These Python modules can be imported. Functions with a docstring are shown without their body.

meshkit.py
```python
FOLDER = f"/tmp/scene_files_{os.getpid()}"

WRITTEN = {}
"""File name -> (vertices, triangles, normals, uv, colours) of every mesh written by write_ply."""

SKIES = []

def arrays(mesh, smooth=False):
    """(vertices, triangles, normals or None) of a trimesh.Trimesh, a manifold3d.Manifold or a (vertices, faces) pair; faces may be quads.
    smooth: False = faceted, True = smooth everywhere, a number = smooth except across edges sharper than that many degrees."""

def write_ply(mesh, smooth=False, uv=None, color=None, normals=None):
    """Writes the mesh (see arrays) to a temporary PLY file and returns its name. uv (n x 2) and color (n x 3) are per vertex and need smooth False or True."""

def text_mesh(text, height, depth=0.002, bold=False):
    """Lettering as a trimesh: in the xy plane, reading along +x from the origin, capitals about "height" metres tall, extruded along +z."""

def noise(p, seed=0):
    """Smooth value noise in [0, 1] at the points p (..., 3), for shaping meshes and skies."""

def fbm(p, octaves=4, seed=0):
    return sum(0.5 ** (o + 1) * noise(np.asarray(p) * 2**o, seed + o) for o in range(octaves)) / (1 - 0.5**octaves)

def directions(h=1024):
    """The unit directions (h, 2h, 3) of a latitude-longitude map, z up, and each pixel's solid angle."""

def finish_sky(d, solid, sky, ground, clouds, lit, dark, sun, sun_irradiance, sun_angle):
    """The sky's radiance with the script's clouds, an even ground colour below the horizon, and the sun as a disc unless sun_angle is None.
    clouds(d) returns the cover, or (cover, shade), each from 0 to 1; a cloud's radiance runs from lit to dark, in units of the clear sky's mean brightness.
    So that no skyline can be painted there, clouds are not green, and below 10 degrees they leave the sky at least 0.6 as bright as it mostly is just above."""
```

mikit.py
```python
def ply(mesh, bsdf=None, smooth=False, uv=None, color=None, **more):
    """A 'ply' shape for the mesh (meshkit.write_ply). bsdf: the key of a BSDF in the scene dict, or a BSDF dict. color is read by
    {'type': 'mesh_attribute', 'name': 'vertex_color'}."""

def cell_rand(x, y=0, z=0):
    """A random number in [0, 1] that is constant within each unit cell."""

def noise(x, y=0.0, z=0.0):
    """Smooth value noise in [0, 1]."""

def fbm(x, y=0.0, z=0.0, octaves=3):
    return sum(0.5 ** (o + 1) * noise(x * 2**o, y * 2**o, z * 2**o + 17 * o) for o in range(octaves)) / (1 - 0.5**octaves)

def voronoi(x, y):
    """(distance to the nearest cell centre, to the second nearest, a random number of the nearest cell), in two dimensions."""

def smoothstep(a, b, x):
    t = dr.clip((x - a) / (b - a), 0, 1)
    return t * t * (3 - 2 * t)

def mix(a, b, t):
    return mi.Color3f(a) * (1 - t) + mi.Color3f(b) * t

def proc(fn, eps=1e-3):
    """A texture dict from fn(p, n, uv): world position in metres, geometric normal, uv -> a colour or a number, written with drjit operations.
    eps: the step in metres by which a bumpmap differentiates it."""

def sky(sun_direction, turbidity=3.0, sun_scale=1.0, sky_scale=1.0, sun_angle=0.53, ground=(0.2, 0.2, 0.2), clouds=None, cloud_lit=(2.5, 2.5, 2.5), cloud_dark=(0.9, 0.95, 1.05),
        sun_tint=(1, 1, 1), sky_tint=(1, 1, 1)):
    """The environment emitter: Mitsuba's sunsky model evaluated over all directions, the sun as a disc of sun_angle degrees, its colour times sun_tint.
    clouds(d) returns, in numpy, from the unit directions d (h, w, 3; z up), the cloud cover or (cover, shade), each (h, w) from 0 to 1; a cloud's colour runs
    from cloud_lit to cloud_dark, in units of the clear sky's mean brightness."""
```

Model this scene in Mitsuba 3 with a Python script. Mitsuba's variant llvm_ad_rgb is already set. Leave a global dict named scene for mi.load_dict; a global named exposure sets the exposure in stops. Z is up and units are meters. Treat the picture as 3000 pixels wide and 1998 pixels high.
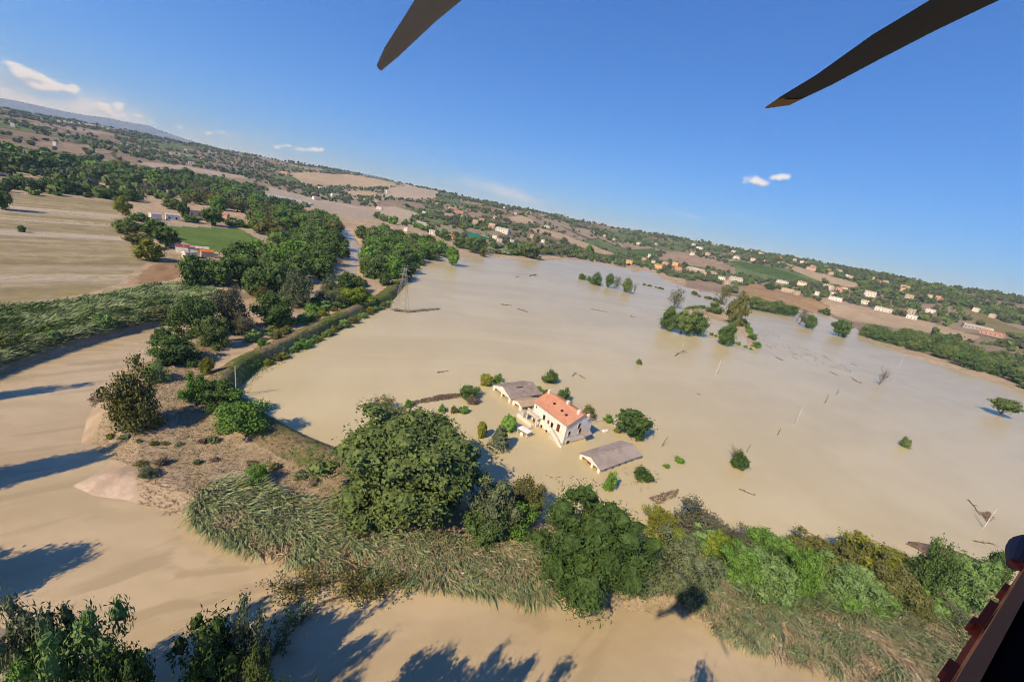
import math, random
import numpy as np, trimesh, shapely, drjit as dr, mitsuba as mi
import mikit, meshkit
from shapely.geometry import Polygon, LineString
from shapely.ops import unary_union

T = mi.ScalarTransform4f
scene, labels = {}, {}

# ------------------------------------------------------------------ camera, sky, exposure
PITCH, ROLL, CAM_Z = math.radians(17.3), math.radians(11.2), 50.0
fwd = np.array([0, math.cos(PITCH), -math.sin(PITCH)])
up = np.array([-math.sin(ROLL), math.sin(PITCH) * math.cos(ROLL), math.cos(PITCH) * math.cos(ROLL)])
scene['camera'] = {'type': 'perspective', 'fov': 106.44, 'fov_axis': 'x', 'near_clip': 0.05, 'far_clip': 90000.0,
                   'to_world': T().look_at(origin=[0, 0, CAM_Z], target=[0, float(fwd[1]), CAM_Z + float(fwd[2])], up=up.tolist())}
SUN = (-0.440, -0.613, 0.656)

def blob(d, c, a, b, ang=0.0):
    # soft ellipse of sky round the direction c, a and b degrees wide and high
    c = np.asarray(c, float) / np.linalg.norm(c)
    r = np.cross(c, [0, 0, 1.0]); r /= np.linalg.norm(r); u = np.cross(r, c)
    x, y = np.degrees(d @ r), np.degrees(d @ u)
    x, y = x * math.cos(ang) + y * math.sin(ang), -x * math.sin(ang) + y * math.cos(ang)
    return np.where(d @ c > 0, np.exp(-(x / a) ** 2 - (y / b) ** 2), 0)

CUMULUS = [((-0.7928, 0.6055, 0.0691), 1.2, .5), ((-0.7877, 0.6125, 0.0662), .9, .42), ((-0.7833, 0.6186, 0.0615), 1.2, .5), ((-0.7760, 0.6281, 0.0576), .9, .4), ((-0.7679, 0.6378, 0.0596), .8, .4), ((-0.7316, 0.6797, 0.0523), .85, .36), ((-0.7268, 0.6849, 0.0526), .5, .25), ((-0.7140, 0.6988, 0.0438), .5, .25), ((-0.6927, 0.7199, 0.0444), .6, .22), ((-0.6716, 0.7396, 0.0441), .45, .2), ((-0.6288, 0.7760, 0.0484), .55, .2), ((-0.6078, 0.7925, 0.0509), .5, .18), ((-0.5396, 0.8403, 0.0521), .6, .25), ((-0.5130, 0.8566, 0.0556), .8, .28), ((-0.4906, 0.8693, 0.0601), .7, .32), ((0.4297, 0.8866, 0.1711), 1.25, .75), ((0.4435, 0.8806, 0.1671), .8, .5), ((0.4681, 0.8652, 0.1800), 1.0, .38)]
VEIL = [((-0.1206, 0.9907, 0.0625), 4.5, .8, -.06), ((-0.0440, 0.9976, 0.0540), 4.0, .5, -.12), ((-0.7876, 0.6148, 0.0418), 7, 1.5, 0.0), ((-0.7692, 0.6377, 0.0396), 7, 1.2, 0.0), ((-0.7491, 0.6616, 0.0325), 6, .9, 0.0), ((0.3223, 0.9430, 0.0833), 2.0, .3, -.1)]

def clouds(d):
    q = d / np.maximum(np.abs(d[..., 2:3]) + .35, .05)
    warp = (meshkit.fbm(d * 45, 3, 13)[..., None] - .5) * np.array([.05, .05, .03])
    e = d + warp; e = e / np.linalg.norm(e, axis=-1, keepdims=True)
    n1, n2 = meshkit.fbm(d * 75, 5, 3), meshkit.fbm(d * 22, 4, 8)
    c = sum(blob(e, p, a, b) for p, a, b in CUMULUS)
    cum = np.clip((c * (.15 + 1.7 * n1) - .42) * 2.4, 0, 1)
    veil = sum(blob(d, p, a, b, g) for p, a, b, g in VEIL) * np.clip(n2 * 1.5 - .25, 0, 1) * .5
    wisp = np.clip(meshkit.fbm(q * [2.0, 5.0, 1.0], 5, 21) - .62, 0, 1) * .4 * np.clip(1.6 - 6 * d[..., 2], 0, 1)
    low = sum(blob(e, np.asarray(p) - [0, 0, .012], a * 1.1, b * .8) for p, a, b in CUMULUS)
    return np.clip(cum + veil + wisp, 0, .97), np.clip((low - .6 * c) * 1.2 + (n1 - .5) * .8, 0, 1) * .8

scene['sky'] = mikit.sky(SUN, turbidity=2.6, clouds=clouds, sky_tint=(.23, .61, 1.15), cloud_lit=(3.3, 3.3, 3.35), cloud_dark=(1.35, 1.5, 1.8), sun_tint=(1.0, .96, .88))
labels['sky'] = {'label': 'clear blue sky with a few small white clouds', 'kind': 'structure'}
exposure = 2.0

# ------------------------------------------------------------------ land form
LAKE = Polygon([(-73.95, 247.08), (-63.61, 190.08), (-64.84, 163.25), (-64.25, 127.89), (-64.61, 112.28), (-64.9, 99.73), (-65.11, 91.02), (-62.53, 82.18), (-60.51, 78.09), (-54.13, 74.12), (-46.01, 70.79), (-38.55, 67.85), (-31.17, 66.03), (-23, 63.77),
    (-8.89, 60.07), (-0.12, 57.25), (7.93, 57.23), (24.24, 58.28), (39.68, 56.09), (55.17, 55.53), (77.2, 58.14), (97.4, 63.93), (105.75, 64.3), (175, 40), (420, 130), (365.62, 249.93), (375.8, 278.44), (379.82, 328.88), (361.75, 358.3), (378.13, 422.07), (438.47, 509.07), (487.19, 619.58),
    (416.17, 606.55), (355.71, 619.35), (333.09, 649.44), (267.86, 595.85), (250.83, 616.87), (243.54, 706.99), (261.12, 803.58), (247.11, 841.44), (197.44, 730.31), (199.57, 799.96), (167.68, 766.96), (152.36, 787.97), (116.95, 789.02), (66.16, 707.44), (10.22, 563.88), (-37.22, 520.69), (-74.18, 433.48), (-89.51, 376.64), (-90.79, 322.89)])
ISLAND = Polygon([(154.33, 365.28), (181.41, 402.65), (209.95, 424.81), (222.22, 405.62), (209.52, 353.59), (157.31, 244.04), (154.88, 247.97), (175.58, 299.72), (176.96, 339.03), (154.72, 347.21)])
RIVER = Polygon([(-230.14, 462.11), (-170.38, 359.9), (-129.21, 269.78), (-108.34, 217.63), (-105.46, 178.27), (-108.22, 144.4), (-106.82, 125.65), (-106.53, 109.62), (-106.23, 93.87), (-105.33, 79.76), (-103.21, 67.9), (-98.09, 48.51), (-170, 30), (-60, 12), (-46.93, 26.54), (-39.83, 25.68), (-30.16, 23.82), (-21.69, 23.07), (-11.66, 21.99), (0, 16), (30, 12), (75, 8), (130, -10),
    (150, 10), (66.95, 37.17), (56.79, 38.95), (49.09, 40.02), (39.86, 41.19), (36.8, 42.75), (32, 43.74), (26.54, 42.98), (21.29, 42.57), (12.26, 41.84), (6.59, 41.19), (-0.9, 40.95), (-10.16, 40.65), (-18.22, 40.6), (-25.73, 40.68), (-34.55, 41.61), (-42.74, 43.69), (-51.95, 44.36), (-56.53, 44.01), (-60.96, 44.97),
    (-60.53, 48.84), (-61.95, 51.96), (-66.41, 53.97), (-69.49, 53.57), (-76.04, 60.26), (-81.6, 68.4), (-84.3, 72.83), (-88.51, 78.51), (-86.34, 83.2), (-93.81, 91.68), (-99.5, 104.07), (-96.68, 113.43), (-94.4, 121.67), (-92.12, 131.46), (-95.04, 145.89), (-92.74, 160.25), (-90.83, 172.99), (-97.34, 198.36), (-97.96, 223.17), (-116.08, 264.48), (-145.18, 341.17), (-191.24, 423.41), (-228.41, 486.22)])
WATER = unary_union([LAKE.buffer(0), RIVER.buffer(0)]).difference(ISLAND)
DIKE = LineString([(-77.42, 264.97), (-73.84, 233.26), (-67.38, 187.59), (-68.33, 161.89), (-66.65, 127.78), (-65.93, 109.75), (-65.83, 97.33), (-65.76, 88.73), (-64.03, 80.3), (-59.99, 74.09), (-51.74, 68.28), (-43.22, 64.48), (-35.8, 61.63), (-28.86, 59.68)])
AZ = np.array([-180, -75, -54, -46, -38, -30, -22, -12, -5, 4, 12, 18, 24, 30, 36, 42, 50, 58, 75, 180.])
FOOT = np.array([900, 900, 900, 950, 1050, 1150, 1050, 760, 620, 745, 1000, 960, 850, 650, 560, 590, 620, 600, 600, 900.])
RIDGE = np.array([3000, 3000, 3000, 3000, 2900, 2700, 2400, 2200, 2100, 2100, 2100, 2000, 1900, 1800, 1700, 1700, 1700, 1700, 1700, 3000.])
ELEV = np.array([.5, .5, .72, 1.12, 1.2, 1.6, 1.85, 1.78, 1.68, 1.62, 1.66, 1.72, 1.78, 1.84, 1.84, 1.76, 1.72, 1.72, 1.7, .5])
WATER_EDGE = WATER.boundary
shapely.prepare(WATER)

def height(x, y):
    x, y = np.asarray(x, float), np.asarray(y, float)
    r, az = np.hypot(x, y), np.degrees(np.arctan2(x, y))
    foot, ridge, el = np.interp(az, AZ, FOOT), np.interp(az, AZ, RIDGE), np.interp(az, AZ, ELEV)
    top = 50 + ridge * np.tan(np.radians(el))
    t = np.clip((r - foot) / (ridge - foot), 0, 1.6)
    p3 = np.stack([x, y, x * 0], -1)
    n = meshkit.fbm(p3 / 420.0, 3, 5) - .5
    hill = top * np.minimum(t, 1) ** 1.1 + 46 * n * np.sin(np.pi * np.clip(t, 0, 1)) - np.maximum(t - 1, 0) * top * .55 + (meshkit.noise(p3 / 160.0, 9) - .5) * 7 * np.clip(t, 0, 1)
    hill = np.where(t > 0, np.maximum(hill, 0), 0) * np.clip((5200 - r) / 900, 0, 1)
    pts = shapely.points(x, y)
    near = r < 1500
    d = np.full(x.shape, 60.0)
    d[near] = np.minimum(shapely.distance(pts[near], WATER_EDGE), 60)
    inside = np.zeros(x.shape, bool)
    inside[near] = shapely.contains_xy(WATER, x[near], y[near])
    left = np.clip((-az - 20) / 15, 0, 1) * np.clip((r - 60) / 60, 0, 1)
    base = np.minimum(d * .3, 1.0) * (1.0 + 1.2 * left) + .35 * (meshkit.fbm(p3 / 3.0, 3, 2) - .45) * np.clip(d / 2, 0, 1) * (r < 250)
    dk = np.full(x.shape, 99.0)
    nn = r < 420
    dk[nn] = shapely.distance(pts[nn], DIKE)
    base = base + 1.7 * np.exp(-(dk / 4.2) ** 2) * np.clip(d / 2.0, 0, 1)
    z = base + hill * np.clip(d / 50, 0, 1)
    return np.where(inside, -np.minimum(d * .5, 2.0) - .02, z)

def hz(x, y):
    return float(height(np.array([x]), np.array([y]))[0])
# END TERRAIN


# ------------------------------------------------------------------ helpers
COUNT = {}
def key_for(name):
    # the next free key of a name: house, house_001, house_002
    n = COUNT.get(name, 0); COUNT[name] = n + 1
    return name if n == 0 else f'{name}_{n:03d}'

def ref(b):
    return {'type': 'ref', 'id': 'm_' + b}

def ply(mesh, mat, smooth=False):
    return mikit.ply(mesh, 'm_' + mat, smooth)

def thing(name, label, cat, group=None):
    k = key_for(name)
    labels[k] = {'label': label, 'category': cat}
    if group: labels[k]['group'] = group
    return k

def part(holder, name, shape, label=None, kind=None):
    k = key_for(holder + '__' + name)
    scene[k] = shape
    if label: labels.setdefault(k, {})['label'] = label
    if kind: labels.setdefault(k, {})['kind'] = kind
    return k

def struct(name, shape, label, kind='structure', cat=None):
    k = key_for(name); scene[k] = shape
    labels[k] = {'label': label, 'kind': kind}
    if cat: labels[k]['category'] = cat
    return k

def tw(x=0, y=0, z=0, rot=0, s=(1, 1, 1), tilt=0, tilt_az=0):
    t = T().translate([float(x), float(y), float(z)])
    if tilt:
        t = t.rotate([math.cos(tilt_az), math.sin(tilt_az), 0], tilt)
    return t.rotate([0, 0, 1], float(rot)).scale([float(v) for v in s])

def put(shape, bsdf, m):
    d = dict(shape); d['bsdf'] = ref(bsdf); d['to_world'] = m
    return d

def cat(ms):
    vs, fs, n = [], [], 0
    for v, f in ms:
        v, f = np.asarray(v, float), np.asarray(f, int)
        if f.shape[1] == 4: f = np.vstack([f[:, [0, 1, 2]], f[:, [0, 2, 3]]])
        vs.append(v); fs.append(f + n); n += len(v)
    return np.vstack(vs), np.vstack(fs)

def box(x0, x1, y0, y1, z0, z1):
    m = trimesh.creation.box(bounds=[[x0, y0, z0], [x1, y1, z1]])
    return np.array(m.vertices), np.array(m.faces)

def tube(pts, rad, sides=6):
    p = np.asarray(pts, float); rad = np.broadcast_to(rad, (len(p),))
    t = np.gradient(p, axis=0); t /= np.linalg.norm(t, axis=1, keepdims=True) + 1e-9
    a = np.cross(t, np.where(np.abs(t[:, 2:]) < .9, [0, 0, 1.0], [1.0, 0, 0])); a /= np.linalg.norm(a, axis=1, keepdims=True) + 1e-9
    b, g = np.cross(t, a), np.arange(sides) * 2 * np.pi / sides
    v = p[:, None] + rad[:, None, None] * (np.cos(g)[None, :, None] * a[:, None] + np.sin(g)[None, :, None] * b[:, None])
    i, j = np.meshgrid(np.arange(len(p) - 1), np.arange(sides), indexing='ij')
    q = np.stack([i * sides + j, i * sides + (j + 1) % sides, (i + 1) * sides + (j + 1) % sides, (i + 1) * sides + j], -1).reshape(-1, 4)
    v, f = v.reshape(-1, 3), np.vstack([q[:, [0, 1, 2]], q[:, [0, 2, 3]]])
    e = len(v) - sides
    f = np.vstack([f, [[0, k + 1, k] for k in range(1, sides - 1)], [[e, e + k, e + k + 1] for k in range(1, sides - 1)]])
    return v, f

def scatter(poly, spacing, seed, most=9999):
    # points in the polygon no nearer to each other than the spacing
    r = np.random.default_rng(seed); x0, y0, x1, y1 = poly.bounds
    n = int(min(60000, 14 * (x1 - x0) * (y1 - y0) / spacing ** 2)) + 20
    P = np.stack([r.uniform(x0, x1, n), r.uniform(y0, y1, n)], -1)
    P = P[shapely.contains_xy(poly, P[:, 0], P[:, 1])]
    out, grid = [], {}
    for p in P:
        c = (int(p[0] // spacing), int(p[1] // spacing))
        if any(np.hypot(*(p - q)) < spacing for a in (-1, 0, 1) for b in (-1, 0, 1) for q in grid.get((c[0] + a, c[1] + b), [])):
            continue
        grid.setdefault(c, []).append(p); out.append(p)
        if len(out) >= most: break
    return out

# ------------------------------------------------------------------ materials
def rgb(*c):
    return {'type': 'rgb', 'value': list(c)}

def diff(k, c):
    scene['m_' + k] = {'type': 'twosided', 'bsdf': {'type': 'diffuse', 'reflectance': c if isinstance(c, dict) else rgb(*c)}}

def rough(k, c, r=.5, s=.4, metallic=0.0):
    scene['m_' + k] = {'type': 'twosided', 'bsdf': {'type': 'principled', 'base_color': c if isinstance(c, dict) else rgb(*c), 'roughness': r, 'specular': s, 'metallic': metallic}}

N, FB, SS, MX = mikit.noise, mikit.fbm, mikit.smoothstep, mikit.mix

def ground_fn(p, n, uv):
    a = FB(p.x * .035, p.y * .035, 0, 4); b = FB(p.x * .35, p.y * .35, 2, 4); c = FB(p.x * 2.2, p.y * 2.2, 4, 3)
    col = MX((.335, .265, .18), (.45, .365, .265), SS(.3, .7, b * .6 + c * .4))
    col = MX(col, (.17, .165, .075), SS(.52, .74, a * .55 + c * .45) * .6)
    return MX(col, (.40, .315, .225), SS(.58, .75, b) * SS(.45, .6, a) * .7)
def hill_fn(p, n, uv):
    w = 38 * N(p.x / 120, p.y / 120)
    f1, f2, k = mikit.voronoi((p.x + p.y * .35 + w) / 150, (p.y - p.x * .2 + w) / 260)
    g = FB(p.x / 26, p.y / 40, 3, 3)
    col = MX((.205, .168, .125), (.345, .305, .245), SS(.1, .9, k))
    col = MX(col, (.11, .15, .07), SS(.54, .60, k) * (1 - SS(.84, .88, k)))
    col = MX(col, (.25, .215, .17), SS(.9, .93, k))
    col = col * (.78 + .44 * g)
    edge = 1 - SS(.015, .07, f2 - f1)
    return MX(col, (.05, .062, .028), edge * SS(.42, .55, N(p.x / 60, p.y / 60, 7)) * .85)
def stubble(u, c1, c2, pale, period, sharp):
    ux, uy = u
    def fn(p, n, uv):
        t = p.x * ux + p.y * uy + 2.0 * N(p.x * .03, p.y * .03)
        s = p.x * uy - p.y * ux
        a = N(t / period, 11); b = N(t / (period * .23), s * .002, 5); c = FB(p.x * .22, p.y * .22, 1, 4)
        col = MX(c1, c2, SS(.25, .75, .45 * b + .55 * c))
        col = MX(col, pale, SS(sharp, sharp + .06, a) * .75)
        return MX(col, (.27, .235, .09), SS(.62, .7, N(t / 5.0, s * .004, 9)) * SS(.35, .6, FB(p.x * .5, p.y * .5, 8, 3)) * .6) * (.78 + .26 * N(t / 1.4, s * .05, 2) + .2 * FB(p.x * .8, p.y * .8, 4, 3))
    return fn
def dike_fn(p, n, uv):
    c = FB(p.x * .9, p.y * .9, 3, 4); a = N(p.x * .12, p.y * .12)
    return MX(MX((.20, .155, .095), (.30, .245, .155), c), (.115, .15, .05), SS(.36, .56, a * .5 + c * .5))
def mud_fn(p, n, uv):
    a = FB(p.x * .3, p.y * .3, 1, 4); b = FB(p.x * 3, p.y * 3, 1, 3)
    return MX((.36, .285, .215), (.50, .41, .335), SS(.3, .7, a)) * (.85 + .3 * b)
def lake_fn(p, n, uv):
    w = 2.2 * N(p.x / 70, p.y / 70, 3); a = FB((p.x + p.y * .4) / 60 + w, (p.y - p.x * .4) / 16 + w, 0, 5); b = FB(p.x / 9, p.y / 14, 5, 3)
    return MX((.64, .58, .375), (.695, .64, .44), SS(.25, .75, .7 * a + .3 * b))
def river_fn(p, n, uv):
    a = FB((p.x * .9 + p.y * .5) / 16, (p.y * .9 - p.x * .4) / 5, 0, 4); b = FB(p.x / 3, p.y / 1.6, 5, 3)
    w = 3 * N(p.x / 14, p.y / 14, 8); e = FB((p.x * .8 + p.y * .6) / 9 + w, (p.y * .8 - p.x * .6) / 2.2 + w, 6, 5)
    return MX(MX((.585, .505, .34), (.66, .575, .405), SS(.25, .75, .65 * a + .35 * b)), (.52, .44, .285), SS(.56, .74, e) * .7)
def ripple_lake(p, n, uv):
    return .02 * FB(p.x / 2.6, p.y / 1.6, 0, 3)
def ripple_river(p, n, uv):
    q = N(p.x / 9, p.y / 9, 3) * 4
    return .010 * FB((p.x * .8 + p.y * .6) / 3.5 + q, (p.y * .8 - p.x * .6) / 1.4 + q, 0, 3)
P = mikit.proc
def farm_wall_fn(p, n, uv):
    a = FB(p.x * .8, p.y * .8, p.z * .8, 4); st = FB(p.x * 3, p.y * 3, p.z * .35, 3)
    col = MX((.78, .76, .71), (.66, .63, .57), SS(.35, .75, a * .5 + st * .5))
    return MX((.48, .39, .26), col, SS(.1, .55, p.z + .35 * (a - .5)))
scene['m_leaf_noise'] = P(lambda p, n, uv: SS(.2, .8, .45 * N(p.x * 1.7, p.y * 1.7, p.z * 1.7) + .3 * mikit.cell_rand(p.x * 4, p.y * 4, p.z * 4) + .25 * N(p.x * .25, p.y * .25, p.z * .25)))
scene['m_fine_noise'] = P(lambda p, n, uv: SS(.25, .75, .5 * FB(p.x * .9, p.y * .9, p.z * .9, 3) + .5 * FB(p.x * .07, p.y * .07, 2, 3)))
def two(k, c1, c2, noise='leaf_noise'):
    scene['m_' + k] = {'type': 'twosided', 'bsdf': {'type': 'blendbsdf', 'weight': ref(noise), 'a': {'type': 'diffuse', 'reflectance': rgb(*c1)}, 'b': {'type': 'diffuse', 'reflectance': rgb(*c2)}}}
LEAVES = {'sage': ((0.101, 0.186, 0.061), (0.196, 0.310, 0.116)), 'bankreed': ((0.138, 0.248, 0.094), (0.286, 0.422, 0.187)), 'darkreed': ((0.085, 0.105, 0.045), (0.170, 0.184, 0.090)), 'oak': ((0.071, 0.105, 0.035), (0.165, 0.230, 0.079)), 'dark': ((0.048, 0.090, 0.029), (0.117, 0.188, 0.060)), 'green': ((0.076, 0.159, 0.031), (0.165, 0.307, 0.070)), 'lime': ((0.115, 0.173, 0.026), (0.235, 0.315, 0.050)),
          'olive': ((.085, .098, .032), (.17, .18, .068)), 'willow': ((.085, .115, .06), (.165, .205, .115)), 'grey': ((.075, .085, .052), (.16, .165, .115)), 'walnut': ((.036, .072, .020), (.085, .142, .044)),
          'reed': ((.17, .235, .105), (.34, .42, .235)), 'dryreed': ((.33, .27, .165), (.52, .45, .31)), 'dead': ((.10, .075, .06), (.20, .16, .13)), 'far': ((.045, .060, .032), (.10, .12, .062)), 'grass': ((.26, .23, .13), (.46, .39, .26)), 'yellowish': ((.12, .14, .026), (.235, .255, .05))}
for k, (a, b) in LEAVES.items(): two('leaf_' + k, a, b)
two('bark', (.085, .065, .048), (.17, .14, .105)); two('pale_bark', (.22, .19, .15), (.36, .32, .27))
two('wall_white', (.66, .63, .57), (.78, .76, .71), 'fine_noise'); two('wall_cream', (.46, .39, .30), (.56, .49, .39), 'fine_noise'); two('wall_yellow', (.66, .44, .16), (.74, .52, .22), 'fine_noise')
two('wall_pink', (.52, .32, .25), (.60, .40, .32), 'fine_noise'); two('wall_grey', (.36, .34, .32), (.46, .44, .41), 'fine_noise'); two('roof_red', (.40, .19, .12), (.50, .26, .17), 'fine_noise')
two('roof_farm', (.50, .245, .155), (.58, .32, .22), 'fine_noise'); two('roof_grey', (.25, .21, .185), (.38, .34, .31), 'fine_noise'); two('roof_pale', (.40, .37, .33), (.54, .50, .46), 'fine_noise'); two('roof_tan', (.40, .31, .21), (.52, .42, .30), 'fine_noise')
diff('farm_wall', P(farm_wall_fn)); diff('dark', (.02, .02, .022)); diff('shutter', (.13, .06, .04)); diff('steel', (.36, .36, .36)); diff('concrete', (.52, .50, .46)); rough('white_paint', (.78, .78, .77), .4); diff('teal_net', (.03, .20, .17)); diff('maroon', (.25, .06, .06)); diff('orange', (.62, .18, .05))
diff('ground', P(ground_fn)); diff('hillside', P(hill_fn))
f1 = stubble((-0.8483, 0.5295), (.235, .205, .125), (.335, .295, .205), (.44, .40, .33), 22, .70)
f2 = stubble((.72, .69), (.26, .175, .105), (.33, .24, .155), (.36, .27, .18), 60, .8)
diff('stubble', P(f1)); diff('ploughed', P(f2)); diff('dike_grass', P(dike_fn)); diff('mud', P(mud_fn))
two('field_tan', (.32, .255, .17), (.40, .335, .24), 'fine_noise'); two('field_pale', (.31, .27, .215), (.38, .335, .275), 'fine_noise'); two('field_green', (.050, .095, .034), (.082, .135, .048), 'fine_noise'); two('field_brown', (.22, .17, .13), (.30, .24, .185), 'fine_noise')
two('pitch_grass', (.085, .15, .045), (.135, .20, .065), 'fine_noise'); two('field_olive', (.15, .145, .075), (.22, .20, .11), 'fine_noise'); two('track', (.42, .36, .28), (.52, .46, .37), 'fine_noise')
two('mountain', (.035, .05, .06), (.06, .075, .08), 'fine_noise')
def water(k, fn, rip, r):
    scene['m_' + k] = {'type': 'bumpmap', 'arbitrary': P(rip, .05), 'scale': 1.0, 'bsdf': {'type': 'roughplastic', 'diffuse_reflectance': P(fn), 'int_ior': 1.33, 'alpha': r, 'nonlinear': True}}
water('lake_water', lake_fn, ripple_lake, .12); water('river_water', river_fn, ripple_river, .16)

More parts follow.
